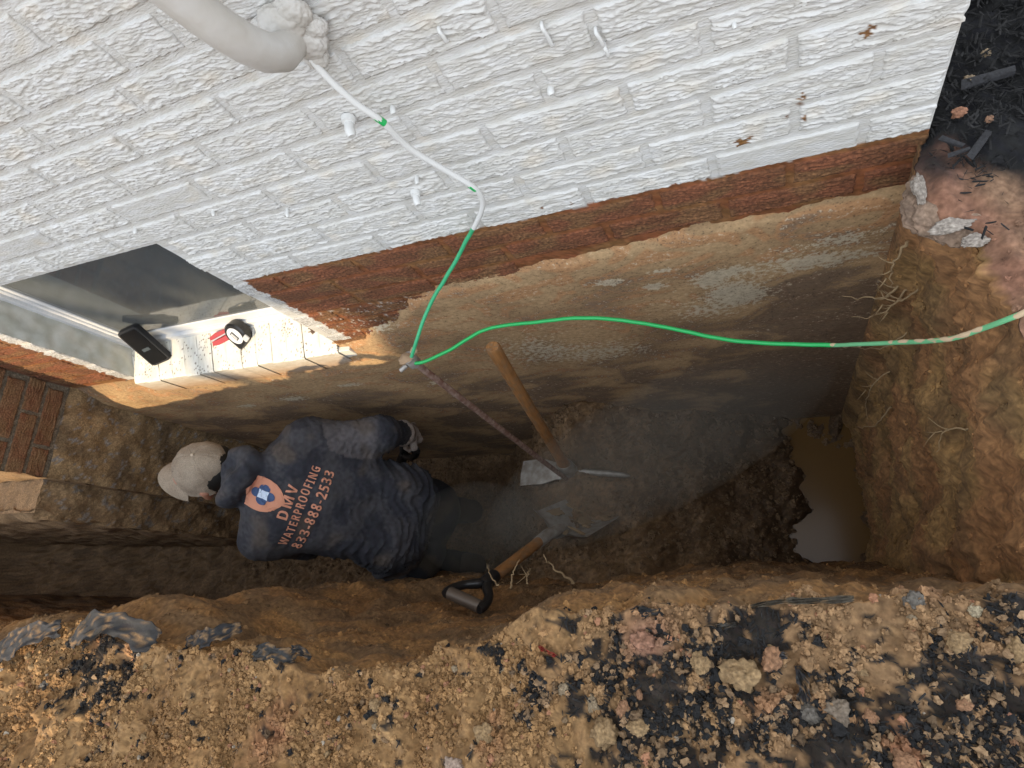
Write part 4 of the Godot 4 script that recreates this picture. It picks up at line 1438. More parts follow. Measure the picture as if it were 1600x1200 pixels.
func build_person() -> void:
	var o := Vector3(-1.28, -1.84, 0.43)
	var man := base("person", o, "worker in a dark navy shirt and beige cap bending over to dig in the trench", "person")
	var neck := Vector3(-1.63, -0.60, 0.345)
	var rsh := Vector3(-1.475, -0.705, 0.208)
	var lsh := Vector3(-1.60, -0.69, 0.515)
	var waist := Vector3(-1.30, -1.005, 0.425)
	var hip := Vector3(-1.315, -1.205, 0.462)
	var spine := (hip - neck).normalized()
	var lat := rsh - lsh
	lat = (lat - spine * lat.dot(spine)).normalized()
	var out := lat.cross(spine)
	if out.y < 0:
		out = -out
	var mid := (rsh + lsh) / 2
	var elbow := Vector3(-1.275, -0.832, 0.158)
	var wrist := Vector3(-1.305, -1.035, 0.105)
	var l_elbow := Vector3(-1.63, -0.93, 0.52)
	var l_wrist := Vector3(-1.52, -1.13, 0.40)
	var none := func(_p: Vector3) -> float: return 0.0
	shirt_bones = [
		[lsh, rsh, 0.080, 0.088],
		[mid + lat * 0.085, waist + lat * 0.07, 0.118, 0.112], [mid - lat * 0.085, waist - lat * 0.07, 0.118, 0.118],
		[waist + lat * 0.065, hip + lat * 0.07 - spine * 0.07, 0.115, 0.122], [waist - lat * 0.075, hip - lat * 0.09 - spine * 0.07, 0.128, 0.128],
		[mid + spine * 0.12 + out * 0.03, mid + spine * 0.3 + out * 0.028, 0.11, 0.115],
		[neck + spine * 0.09, neck - spine * 0.02, 0.078, 0.048],
		[rsh, elbow, 0.072, 0.057], [elbow, wrist.lerp(elbow, 0.2), 0.056, 0.046],
		[lsh, l_elbow, 0.074, 0.058], [l_elbow, l_wrist, 0.056, 0.045]]
	# turned-up collar round the neck
	var nfwd := (spine * -1.0).cross(lat).normalized()
	if nfwd.x > 0:
		nfwd = -nfwd
	for k in 10:
		var a0 := TAU * k / 10.0
		var a1 := TAU * (k + 1) / 10.0
		var c := neck - spine * 0.04
		shirt_bones.append([c + (lat * cos(a0) * 1.1 + nfwd * sin(a0)) * 0.07 - spine * 0.016 * sin(a0 * 2), c + (lat * cos(a1) * 1.1 + nfwd * sin(a1)) * 0.07 - spine * 0.016 * sin(a1 * 2), 0.016, 0.016])
	shirt_fold = func(p: Vector3) -> float:
		var q := p - mid
		var s := q.dot(spine)
		var w := q.dot(lat)
		var arm := p - rsh
		var ab := elbow - rsh
		var ta := clampf(arm.dot(ab) / ab.length_squared(), -0.2, 1.6)
		var near_arm := smoothstep(0.10, 0.07, (arm - ab * clampf(ta, 0, 1)).length())
		var fore := smoothstep(0.085, 0.06, (p - elbow - (wrist - elbow) * clampf((p - elbow).dot(wrist - elbow) / (wrist - elbow).length_squared(), 0, 1)).length())
		near_arm = maxf(near_arm, fore)
		# cross folds that gather towards the waist
		var slant := s + 0.42 * w + 0.05 * na.get_noise_2d(w * 6, s * 4)
		var ridge := 1.0 - absf(nb.get_noise_2d(slant * 22, w * 5.0 + s * 3.0 + 5))
		var amp := lerpf(0.003, 0.0105, smoothstep(0.1, 0.4, s))
		var torso := -amp * 1.3 * (pow(ridge, 3) - 0.4) + 0.006 * nc.get_noise_2d(w * 9, s * 7)
		var small := 1.0 - absf(na.get_noise_2d(slant * 44, w * 6 + s * 8))
		torso -= 0.0065 * (pow(small, 3) - 0.4) * lerpf(0.3, 1.0, smoothstep(0.1, 0.35, s))
		var ring := 1.0 - absf(nb.get_noise_2d(ta * 11.0 + 0.8 * sin(p.z * 30), p.z * 9))
		var sleeve := -0.008 * (pow(ring, 3) - 0.4)
		return lerpf(torso, sleeve, near_arm)
	var shirt_paint := func(p: Vector3) -> Color:
		var q := p - mid
		var s := q.dot(spine)
		var n1 := na.get_noise_3dv(p * 9)
		var n3 := nc.get_noise_3dv(p * 60)
		var c := Color(0.036, 0.038, 0.05)
		var dust := smoothstep(-0.1, 0.5, n1 + 0.3 * n3 + 0.15)
		c = c.lerp(Color(0.07, 0.068, 0.075), dust * 0.75)
		var ab := elbow - rsh
		var ta := (p - rsh).dot(ab) / ab.length_squared()
		var d_arm := (p - rsh - ab * clampf(ta, 0, 1)).length()
		if d_arm < 0.085 and ta > 0.02:
			c = c.lerp(Color(0.125, 0.115, 0.12), (1.0 - smoothstep(0.88, 1.0, ta + 0.06 * n1)) * smoothstep(0.0, 0.12, ta) * (0.9 + 0.1 * n3))
		var mud := smoothstep(0.0, 0.45, nb.get_noise_3dv(p * 8) + 1.1 * smoothstep(0.42, 0.60, s) - 0.35)
		c = c.lerp(Color(0.13, 0.1, 0.075), mud * 0.55)
		return c * (0.9 + 0.25 * n3)
	var moved := func(m: ArrayMesh) -> ArrayMesh:
		var arr := m.surface_get_arrays(0)
		var vv: PackedVector3Array = arr[Mesh.ARRAY_VERTEX]
		for i in vv.size():
			vv[i] -= o
		arr[Mesh.ARRAY_VERTEX] = vv
		var r := ArrayMesh.new()
		r.add_surface_from_arrays(Mesh.PRIMITIVE_TRIANGLES, arr)
		return r
	var shirt := part("shirt", moved.call(net(shirt_bones, 0.05, 0.0075, shirt_fold, shirt_paint)), M.cloth, man)
	# trousers and boots
	var knees := [Vector3(-1.60, -1.47, 0.31), Vector3(-1.62, -1.49, 0.56)]
	var ankles := [Vector3(-1.44, -1.82, 0.31), Vector3(-1.41, -1.82, 0.57)]
	var legs := [[hip + lat * 0.075 - spine * 0.1, hip + lat * 0.08, 0.105, 0.122], [hip - lat * 0.075 - spine * 0.1, hip - lat * 0.08, 0.105, 0.122]]
	for k in 2:
		var sgn := 1.0 if k == 0 else -1.0
		legs.append([hip + lat * 0.085 * sgn, knees[k], 0.108, 0.078])
		legs.append([knees[k], ankles[k], 0.076, 0.06])
	var pant_fold := func(p: Vector3) -> float:
		return -0.008 * (1.0 - absf(nb.get_noise_3d(p.x * 9, p.y * 16, p.z * 9))) + 0.004
	var pant_paint := func(p: Vector3) -> Color:
		return Color(0.014, 0.014, 0.016).lerp(Color(0.07, 0.052, 0.036), smoothstep(0.05, 0.5, na.get_noise_3dv(p * 8) + 0.2 * nc.get_noise_3dv(p * 50)) * 0.7)
	part("trousers", moved.call(net(legs, 0.05, 0.0125, pant_fold, pant_paint)), M.cloth, man)
	var leather := func(_p: Vector3) -> Color: return Color(0.07, 0.045, 0.028)
	for a: Vector3 in ankles:
		var boot := [[a + Vector3(0.01, 0.05, 0), a + Vector3(0.02, -0.02, 0), 0.055, 0.055], [a + Vector3(0.03, -0.02, 0), a + Vector3(-0.16, -0.035, 0), 0.045, 0.042]]
		part("boot", moved.call(net(boot, 0.03, 0.0125, none, leather)), M.cloth, man)

	# head, neck, arms, trunk and legs as one body
	var up := Vector3(0.30, 0.91, -0.28).normalized()
	var fwd := Vector3(-0.92, 0.38, 0.05)
	fwd = (fwd - up * fwd.dot(up)).normalized()
	var side := fwd.cross(up)
	var head := Vector3(-1.836, -0.612, 0.303)
	var skull := [
		[head + up * 0.02 - fwd * 0.025, head + up * 0.015 + fwd * 0.025, 0.081, 0.076],
		[head - up * 0.05 + fwd * 0.03, head - up * 0.085 + fwd * 0.045, 0.058, 0.042],
		[head + up * 0.0 + fwd * 0.088, head - up * 0.035 + fwd * 0.102, 0.010, 0.015],
		[head + up * 0.022 + fwd * 0.078 + side * 0.035, head + up * 0.022 + fwd * 0.078 - side * 0.035, 0.019, 0.019],
		[head - up * 0.066 + fwd * 0.082 + side * 0.02, head - up * 0.066 + fwd * 0.082 - side * 0.02, 0.010, 0.010]]
	for e in [-1.0, 1.0]:
		skull.append([head + side * 0.074 * e + up * 0.005 - fwd * 0.01, head + side * 0.076 * e - up * 0.04 - fwd * 0.004, 0.02, 0.013])
		skull.append([head + side * 0.084 * e + up * 0.004 - fwd * 0.018, head + side * 0.082 * e - up * 0.03 - fwd * 0.014, 0.010, 0.009])
	var skin := func(_p: Vector3) -> Color: return Color.WHITE
	var trunk := [
		[head - up * 0.06 - fwd * 0.02, neck + spine * 0.03, 0.056, 0.062], [lsh, rsh, 0.055, 0.055],
		[mid, waist, 0.085, 0.08], [waist, hip, 0.08, 0.085], [rsh, elbow, 0.05, 0.04], [elbow, wrist, 0.038, 0.03], [lsh, l_elbow, 0.05, 0.04], [l_elbow, l_wrist, 0.038, 0.03],
		[hip + lat * 0.085, knees[0], 0.085, 0.055], [knees[0], ankles[0], 0.05, 0.04], [hip - lat * 0.085, knees[1], 0.085, 0.055], [knees[1], ankles[1], 0.05, 0.04]]
	var st := SurfaceTool.new()
	st.begin(Mesh.PRIMITIVE_TRIANGLES)
	st.append_from(moved.call(net(trunk, 0.03, 0.014, none, skin)), 0, Transform3D())
	st.append_from(moved.call(net(skull, 0.016, 0.005, none, skin)), 0, Transform3D())
	part("body", st.commit(), M.skin, man)
	var scalp := [[head + up * 0.02 - fwd * 0.03, head + up * 0.02 + fwd * 0.015, 0.0845, 0.078], [head - up * 0.045 - fwd * 0.05, head - up * 0.02 - fwd * 0.045, 0.042, 0.06], [head + side * 0.068 + up * 0.0 + fwd * 0.01, head - side * 0.068 + up * 0.0 + fwd * 0.01, 0.016, 0.016]]
	part("hair", moved.call(net(scalp, 0.02, 0.006, none, skin)), M.hair, man)
	# gloves: palm, four curled fingers and a thumb round the shovel grip
	var dir := (wrist - elbow).normalized()
	hand("glove", man, o, wrist + dir * 0.015, dir, Vector3(0.75, 0.1, -0.3), moved)
	hand("glove", man, o, l_wrist + (l_wrist - l_elbow).normalized() * 0.01, (l_wrist - l_elbow).normalized(), Vector3(-0.3, 0.3, 0.8), moved)
	build_cap(man, head - o, up, fwd, side)

	# print on the back of the shirt
	var e1 := lat
	var e2 := -spine
	var ref := Vector3(-1.475, -0.675, 0.415)
	var rows := [["DMV", 0.0405, 0.046, 0.0], ["WATERPROOFING", 0.0, 0.040, 0.272], ["833-888-2533", -0.047, 0.046, 0.272]]
	var font := SystemFont.new()
	font.font_names = PackedStringArray(["Droid Sans"])
	font.font_weight = 600
	var spread := FontVariation.new()
	spread.base_font = font
	spread.spacing_glyph = 6
	for r in rows:
		var tm := TextMesh.new()
		tm.text = r[0]
		tm.font = spread
		tm.font_size = 64
		tm.pixel_size = 0.001
		tm.depth = 0.0
		tm.curve_step = 3.0
		var arr := tm.get_mesh_arrays()
		var vv: PackedVector3Array = arr[Mesh.ARRAY_VERTEX]
		var lo := Vector3.ONE * 1e9
		var hi := -lo
		for p in vv:
			lo = lo.min(p)
			hi = hi.max(p)
		var sy: float = r[2] * 0.72 / (hi.y - lo.y)
		var sx: float = r[3] / (hi.x - lo.x) if r[3] > 0 else sy * 1.05
		for i in vv.size():
			var q := vv[i] - (lo + hi) / 2
			vv[i] = ref + e1 * q.x * sx + e2 * (q.y * sy + r[1])
		var ii: PackedInt32Array = arr[Mesh.ARRAY_INDEX] if arr[Mesh.ARRAY_INDEX] != null else PackedInt32Array(range(vv.size()))
		print_on("lettering", vv, ii, M.print, shirt, o, out)
	var shield := []
	for p in [[-0.05, 0.03], [-0.036, 0.032], [-0.02, 0.038], [0.0, 0.052], [0.02, 0.038], [0.036, 0.032], [0.05, 0.03], [0.052, 0.01], [0.05, -0.008], [0.044, -0.026], [0.033, -0.042], [0.018, -0.055], [0.0, -0.065], [-0.018, -0.055], [-0.033, -0.042], [-0.044, -0.026], [-0.05, -0.008], [-0.052, 0.01]]:
		shield.append(Vector2(p[0], p[1]))
	shield.reverse()
	var at := ref + e2 * 0.112 - e1 * 0.005
	var poly := flat_polygon(shield, at, e1, e2)
	var em := print_on("emblem", poly[0], poly[1], M.print, shirt, o, out)
	var flower := []
	for k in 48:
		var a := TAU * k / 48.0
		var off := a - roundf(a / (PI / 2)) * (PI / 2)
		flower.append(Vector2(cos(a), sin(a)) * (0.017 * cos(off) + sqrt(0.0142 * 0.0142 - pow(0.017 * sin(off), 2))))
	poly = flat_polygon(flower, at - e2 * 0.002, e1, e2)
	print_on("emblem_flower", poly[0], poly[1], M.print_blue, em, o, out, 0.0062)
	var star := []
	for k in 24:
		var a := TAU * k / 24.0
		star.append(Vector2(signf(cos(a)) * pow(absf(cos(a)), 2.3), signf(sin(a)) * pow(absf(sin(a)), 2.3)).rotated(0.78) * 0.0185)
	poly = flat_polygon(star, at - e2 * 0.002, e1, e2)
	print_on("emblem_star", poly[0], poly[1], M.print_white, em, o, out, 0.0086)


func hand(called: String, man: Node3D, o: Vector3, wrist: Vector3, dir: Vector3, back: Vector3, moved: Callable) -> void:
	var b := (back - dir * back.dot(dir)).normalized()
	var s := dir.cross(b)
	var bones := [[wrist - dir * 0.05, wrist + dir * 0.01, 0.052, 0.036]]
	for k in 4:
		var off := s * (0.031 - 0.0205 * k)
		bones.append([wrist + off * 0.6 + dir * 0.012, wrist + off + dir * 0.082, 0.0155, 0.0135])
		var len: float = [0.038, 0.044, 0.041, 0.032][k]
		var k1 := wrist + off + dir * 0.082
		var k2 := k1 + (dir * 0.55 - b * 0.85).normalized() * len
		var k3 := k2 + (dir * -0.45 - b * 0.9).normalized() * len * 0.7
		var k4 := k3 + (dir * -0.95 + b * 0.1).normalized() * len * 0.55
		bones.append_array([[k1, k2, 0.0125, 0.0115], [k2, k3, 0.0112, 0.0105], [k3, k4, 0.0102, 0.009]])
	var t0 := wrist + s * 0.024 + dir * 0.02
	var t1 := t0 + (s * 0.75 + dir * 0.5 - b * 0.45).normalized() * 0.042
	var t2 := t1 + (dir * 0.55 - b * 0.8 - s * 0.1).normalized() * 0.032
	bones.append_array([[t0, t1, 0.0165, 0.014], [t1, t2, 0.0135, 0.011], [t2, t2 + (dir * 0.3 - b * 0.7 - s * 0.6).normalized() * 0.025, 0.0115, 0.0095]])
	var paint := func(p: Vector3) -> Color:
		return Color(0.62, 0.54, 0.49).lerp(Color(0.3, 0.22, 0.17), smoothstep(0.1, 0.6, na.get_noise_3dv(p * 26)))
	part(called, moved.call(net(bones, 0.009, 0.0045, func(_p: Vector3) -> float: return 0.0, paint)), M.cap, man)


func build_cap(man: Node3D, head: Vector3, up: Vector3, fwd: Vector3, side: Vector3) -> void:
	var cap := Node3D.new()
	cap.name = "cap"
	man.add_child(cap)
	var c := head + up * 0.004
	var beige := func(p: Vector3) -> Color:
		return Color(0.53, 0.44, 0.34).lerp(Color(0.43, 0.345, 0.26), clampf(0.5 + na.get_noise_3dv(p * 14), 0, 1)) * (0.95 + 0.12 * nc.get_noise_3dv(p * 90))
	# crown of six panels with an arched opening at the back
	var nu := 97
	var nv := 26
	var v := PackedVector3Array()
	var col := PackedColorArray()
	var idx := PackedInt32Array()
	for j in nv:
		var ph := (PI / 2) * j / (nv - 1)
		for i in nu:
			var th := TAU * i / (nu - 1)
			var r := pow(cos(ph), 0.72)
			var seam := exp(-pow(sin(th * 3.0) / 0.09, 2)) * 0.0034 * (1.0 - 0.5 * sin(ph))
			var p := (fwd * cos(th) * 0.109 + side * sin(th) * 0.0925) * r + up * (sin(ph) * 0.118 - 0.012 * absf(sin(th)) * (1 - sin(ph)))
			p -= p.normalized() * seam
			p += p.normalized() * (0.0022 * na.get_noise_3dv(p * 22) + 0.0012 * nb.get_noise_3dv(p * 50))
			p -= fwd * 0.008 * sin(ph)
			v.append(c + p)
			col.append(beige.call(p))
	for j in nv - 1:
		for i in nu - 1:
			var th := TAU * (i + 0.5) / (nu - 1) - PI
			var ph := (PI / 2) * (j + 0.5) / (nv - 1)
			if pow(th / 0.62, 2) + pow(ph / 0.8, 2) < 1.0:
				continue
			var a := j * nu + i
			idx.append_array([a, a + nu, a + 1, a + 1, a + nu, a + nu + 1])
	part("crown", finish(v, idx, col), M.cap, cap)
	# strap across the opening
	v = PackedVector3Array()
	col = PackedColorArray()
	for j in 3:
		for i in 21:
			var th := PI + lerpf(-0.6, 0.6, i / 20.0)
			v.append(c + fwd * cos(th) * 0.1085 + side * sin(th) * 0.0925 + up * (-0.008 + 0.011 * j))
			col.append(beige.call(v[-1]))
	part("strap", finish(v, grid_index(21, 3), col), M.cap, cap)
	# peak
	v = PackedVector3Array()
	col = PackedColorArray()
	for layer in 2:
		for j in 13:
			for i in 31:
				var th := lerpf(-1.12, 1.12, i / 30.0)
				var reach := 0.072 * pow(maxf(cos(th * 1.36), 0.0), 0.45)
				var t := j / 12.0
				var p := fwd * (cos(th) * 0.107 + reach * t * lerpf(1.0, cos(th), 0.25)) + side * sin(th) * (0.091 + 0.012 * t)
				p += up * (0.006 - 0.012 * sin(th) * sin(th) - t * (0.012 + 0.03 * sin(th) * sin(th)) - 0.0028 * layer + (0.0006 * sin(t * 40.0) if layer == 0 else 0.0))
				v.append(c + p)
				col.append(beige.call(p))
	idx = grid_index(31, 13, true)
	idx.append_array(grid_index(31, 13, false, 31 * 13))
	part("peak", finish(v, idx, col), M.cap, cap)
	var button := part("button", lump(5, 2, 0.05, 0.6), mat(lin(0.5, 0.4, 0.3), 0.9), cap, c + up * 0.119 - fwd * 0.008)
	button.scale = Vector3.ONE * 0.014
	for th in [0.5, 1.57, 2.6, -0.5, -1.57, -2.6]:
		var q := (fwd * cos(th) * 0.109 + side * sin(th) * 0.0925) * 0.78 + up * 0.074
		part("eyelet", tube(PackedVector3Array([c + q * 0.985, c + q * 1.012]), [0.0028, 0.0024], 8), mat(lin(0.2, 0.16, 0.12), 0.8), cap)


# ---------------------------------------------------------------- loose soil, stones, mulch, roots and scraps
func bank_at(x: float, z: float) -> Vector3:
	# the point of the bank's top under (x, z)
	var xs: PackedFloat32Array = bank.xs
	var i := clampi(xs.bsearch(x), 0, xs.size() - 1)
	var best := Vector3.ZERO
	var d := 1e9
	for j in range(20, int(bank.rows * (LIP + 0.01))):
		var p: Vector3 = bank.v[j * bank.nx + i]
		if absf(p.z - z) < d:
			d = absf(p.z - z)
			best = p
	return best


func scatter(called: String, meshes: Array, where: Array, colors: Array, m: Material, label: String, category: String) -> void:
	# countless bits: one object each kind
	var k := 0
	for mesh in meshes:
		var mm := MultiMesh.new()
		mm.transform_format = MultiMesh.TRANSFORM_3D
		mm.use_colors = true
		mm.mesh = mesh
		var mine := []
		for i in range(k, where.size(), meshes.size()):
			mine.append(i)
		mm.instance_count = mine.size()
		for i in mine.size():
			mm.set_instance_transform(i, where[mine[i]])
			mm.set_instance_color(i, colors[mine[i]])
		var o := MultiMeshInstance3D.new()
		o.name = numbered(called)
		o.multimesh = mm
		o.material_override = m
		add_child(o)
		tag(o, label % ["fine", "small", "mixed", "coarse", "broken"][k], category)
		o.set_meta("kind", "stuff")
		k += 1


func turned(size: Vector3) -> Basis:
	return Basis.from_euler(Vector3(rng.randf() * TAU, rng.randf() * TAU, rng.randf() * TAU)) * Basis.from_scale(size)


func build_litter() -> void:
	# crumbs over the spoil heap and along the lip
	var crumbs := []
	for k in 4:
		crumbs.append(faceted(lump(100 + k, 1, 0.6, 0.7)))
	var where := []
	var colors := []
	var nx: int = bank.nx
	for n in 170000:
		var i := rng.randi_range(1, nx - 2)
		var j := rng.randi_range(int(bank.rows * 0.04), int(bank.rows * (LIP + 0.015)))
		var p: Vector3 = bank.v[j * nx + i]
		if p.x < -2.2 or p.x > 0.46 or p.z > 1.25:
			continue
		var keep := clampf(0.42 + 0.9 * na.get_noise_2d(p.x * 7, p.z * 7) + 0.6 * nb.get_noise_2d(p.x * 21, p.z * 21), 0.06, 1.0)
		var lip := smoothstep(0.02, 0.07, p.z - lip_z(p.x))
		if rng.randf() > keep * lerpf(0.45, 1.0, lip):
			continue
		var q: Vector3 = bank.v[(j + 1) * nx + i + 1]
		p = p.lerp(q, rng.randf())
		var s := 0.0024 + 0.0056 * pow(rng.randf(), 4.0)
		if rng.randf() < 0.015:
			s *= 1.6
		where.append(Transform3D(turned(Vector3(s, s, s) * 1.5), p + Vector3(0, s * 0.45, 0)))
		var c := soil_color(p, 0.3) * rng.randf_range(0.75, 1.25)
		if rng.randf() < 0.025:
			c = Color(0.45, 0.22, 0.12)
		if rng.randf() < 0.006:
			c = Color(0.45, 0.39, 0.31)
		if rng.randf() < 0.55 * black_mask(p):
			c = Color(0.014, 0.014, 0.015)
		elif black_mask(p) > 0.2:
			c = Color(0.34, 0.22, 0.12) * rng.randf_range(0.4, 1.3)
		colors.append(c)
	# clods on the trench floor and its foot
	for n in 9000:
		var x := rng.randf_range(-2.9, 0.3)
		var z := rng.randf_range(0.01, 0.62)
		var y := floor_y(x, z)
		if y < -1.66 and x > -0.2:
			continue
		var s := 0.004 + 0.012 * pow(rng.randf(), 4.0)
		where.append(Transform3D(turned(Vector3(s, s, s) * 1.5), Vector3(x, y + s * 0.3, z)))
		colors.append(Color(0.28, 0.18, 0.1).lerp(Color(0.16, 0.1, 0.05), rng.randf()))
	# crumbs clinging to the cut faces
	for n in 16000:
		var x := rng.randf_range(-1.9, 0.32)
		var p: Array = bank_point(x, rng.randf_range(LIP + 0.01, LIP + 0.45))
		var s := 0.002 + 0.007 * pow(rng.randf(), 6.0)
		if na.get_noise_2d(x * 9, p[0].y * 9) < rng.randf_range(-0.5, 0.7):
			continue
		where.append(Transform3D(turned(Vector3(s, s, s) * 1.5), p[0]))
		colors.append(p[1] * rng.randf_range(0.8, 1.25))
	for n in 14000:
		var i := rng.randi_range(0, end_v.size() - 1)
		var p := end_v[i]
		if p.z < 0.0 or p.y < -1.66 or p.x > 0.45 or na.get_noise_2d(p.z * 9, p.y * 9) < rng.randf_range(-0.5, 0.7):
			continue
		var s := 0.0022 + 0.008 * pow(rng.randf(), 6.0)
		where.append(Transform3D(turned(Vector3(s, s, s) * 1.5), p))
		colors.append(end_c[i] * rng.randf_range(0.8, 1.25))
	scatter("soil_crumbs", crumbs, where, colors, M.crumb, "%s loose soil crumbs spread over the excavated bank and trench floor", "soil")
	# black mulch: splinters where the mask is dark, and all over the bed beyond the corner of the house
	var chip := hull([Vector3(-0.5, 0, 0.1), Vector3(-0.42, 0.06, -0.1), Vector3(-0.35, -0.05, 0.13), Vector3(0.5, 0.02, -0.05), Vector3(0.38, -0.06, 0.12), Vector3(0.4, 0.07, 0.1), Vector3(0.1, -0.06, -0.14)])
	var sliver := hull([Vector3(-0.5, 0.02, 0.02), Vector3(-0.4, -0.03, -0.03), Vector3(-0.1, 0.04, 0.05), Vector3(0.5, 0, -0.02), Vector3(0.3, -0.04, 0.04), Vector3(0.35, 0.04, -0.04)])
	where = []
	colors = []
	for n in 60000:
		var p := Vector3.ZERO
		if n % 6 == 0:
			p = Vector3(rng.randf_range(0.268, 0.75), 0.012, rng.randf_range(-0.6, 0.2))
			if p.z > 0.06 + 0.2 * (p.x - 0.27) + 0.05 * na.get_noise_2d(p.x * 12, p.z * 12) and rng.randf() < 0.93:
				continue
			p.y = 0.012 * na.get_noise_2d(p.x * 14, p.z * 14) + 0.006 + rng.randf() * 0.012 - 0.02 * smoothstep(0.30, 0.27, p.x)
		else:
			var i := rng.randi_range(1, nx - 2)
			var j := rng.randi_range(int(bank.rows * 0.04), int(bank.rows * (LIP - 0.005)))
			p = bank.v[j * nx + i]
			if p.x < -2.2 or p.x > 0.5 or p.z > 1.25 or rng.randf() > black_mask(p):
				continue
			p.y += 0.004
		var s := rng.randf_range(0.005, 0.014)
		if rng.randf() < 0.04 or n % 6 == 0:
			s *= 1.6
		where.append(Transform3D(Basis.from_euler(Vector3(rng.randfn() * 0.35, rng.randf() * TAU, rng.randfn() * 0.5)) * Basis.from_scale(Vector3(s, s * 0.7, s * 0.7)), p))
		colors.append(Color(0.014, 0.0135, 0.0135) * rng.randf_range(0.4, 2.0))
	scatter("mulch", [chip, sliver], where, colors, M.crumb, "%s black wood mulch mixed into the soil and covering the corner bed", "mulch")

	# clods and stones one can pick out: pixel-size and tone as seen, set on the bank
	var ochre := Color(0.42, 0.28, 0.14)
	var pale := Color(0.40, 0.31, 0.2)
	var grey := Color(0.19, 0.17, 0.145)
	var orange := Color(0.40, 0.215, 0.115)
	var stones := [
		[-0.075, 0.763, 0.046, ochre, "largest ochre clay clod on the black mulched soil"], [-0.03, 0.747, 0.030, orange, "upright orange clay clod right of the largest clod"],
		[-0.122, 0.755, 0.026, ochre, "ochre clod left of the largest clay clod"], [-0.247, 0.845, 0.036, ochre, "rounded ochre clod in the black patch at the picture's lower edge"],
		[-0.270, 0.817, 0.023, pale, "pale clod at the upper left of the rounded clod"], [-0.205, 0.832, 0.025, ochre, "ochre clod at the right of the rounded clod"],
		[-0.222, 0.815, 0.022, orange, "reddish clod above the rounded clod"], [0.011, 0.803, 0.028, grey, "grey stone with a pale cap below the middle of the bank"],
		[0.036, 0.80, 0.030, Color(0.3, 0.24, 0.18), "brown clod right of the grey stone"], [0.172, 0.71, 0.024, ochre, "yellow clod on the brown soil right of the puddle"],
		[0.2, 0.678, 0.016, Color(0.5, 0.42, 0.28), "small cream stone near the right end of the lip"], [0.228, 0.717, 0.024, ochre, "ochre clod beside the black mulch at the right edge"],
		[0.165, 0.78, 0.017, orange, "small orange clod in the right-hand black mulch"], [0.208, 0.79, 0.011, Color(0.5, 0.24, 0.15), "pink pebble in the right-hand black mulch"],
		[0.095, 0.842, 0.026, orange, "orange clod at the bottom edge below the puddle"], [0.137, 0.668, 0.022, grey, "smooth grey stone on the lip above the brown soil"],
		[0.066, 0.797, 0.015, orange, "little orange clod beside the brown clod"], [-1.416, 0.874, 0.017, grey, "grey stone on the sandy soil at far left"],
		[-1.33, 0.885, 0.014, grey, "second grey stone right of the far left stone"], [-0.70, 0.875, 0.011, Color(0.6, 0.56, 0.5), "white pebble on the sandy soil below the slump"],
		[-0.41, 0.785, 0.013, pale, "pale pebble left of the red plastic scrap"], [-0.63, 0.85, 0.020, ochre, "ochre clod under the slumped edge"],
		[-0.43, 0.865, 0.030, ochre, "broad ochre clod at the bottom middle"], [-0.47, 0.91, 0.030, Color(0.5, 0.38, 0.3), "pale pinkish clod at the bottom edge left of middle"],
		[-0.195, 0.735, 0.036, Color(0.42, 0.22, 0.14), "crumbly pink clay lump near the lip"], [-0.31, 0.80, 0.018, pale, "pale clod beside the middle black patch"]]
	var k := 0
	for s in stones:
		var p := bank_at(s[0], s[1])
		var o := part("clod", tinted(lump(200 + k, 3, 0.3, 0.7), s[3]), M.clod, self, p + Vector3(0, s[2] * 0.18, 0))
		o.scale = Vector3.ONE * s[2]
		o.rotation = Vector3(0.2 * sin(k), k * 1.3, 0.2 * cos(k))
		tag(o, s[4], "stone" if s[3] == grey else "clod")
		k += 1
	var common := []
	for q in 6:
		common.append(tinted(lump(240 + q, 2, 0.34, 0.72), [ochre, pale, ochre, Color(0.36, 0.23, 0.12), orange, Color(0.3, 0.2, 0.11)][q]))
	for n in 70:
		var x := rng.randf_range(-1.9, 0.3)
		var p := bank_at(x, lip_z(x) + rng.randf_range(0.02, 0.3))
		var s := rng.randf_range(0.007, 0.014)
		var o := part("clod", common[n % 6], M.clod, self, p + Vector3(0, s * 0.2, 0))
		o.basis = turned(Vector3.ONE * s)
		tag(o, "small loose clay clod lying among the crumbs on the bank", "clod", "small clods on the bank")

	build_scraps()


func tinted(m: ArrayMesh, c: Color) -> ArrayMesh:
	var arr := m.surface_get_arrays(0)
	var v: PackedVector3Array = arr[Mesh.ARRAY_VERTEX]
	var col := PackedColorArray()
	for p in v:
		col.append(c * (0.8 + 0.35 * nc.get_noise_3dv(p * 9)))
	arr[Mesh.ARRAY_COLOR] = col
	var out := ArrayMesh.new()
	out.add_surface_from_arrays(Mesh.PRIMITIVE_TRIANGLES, arr)
	return out


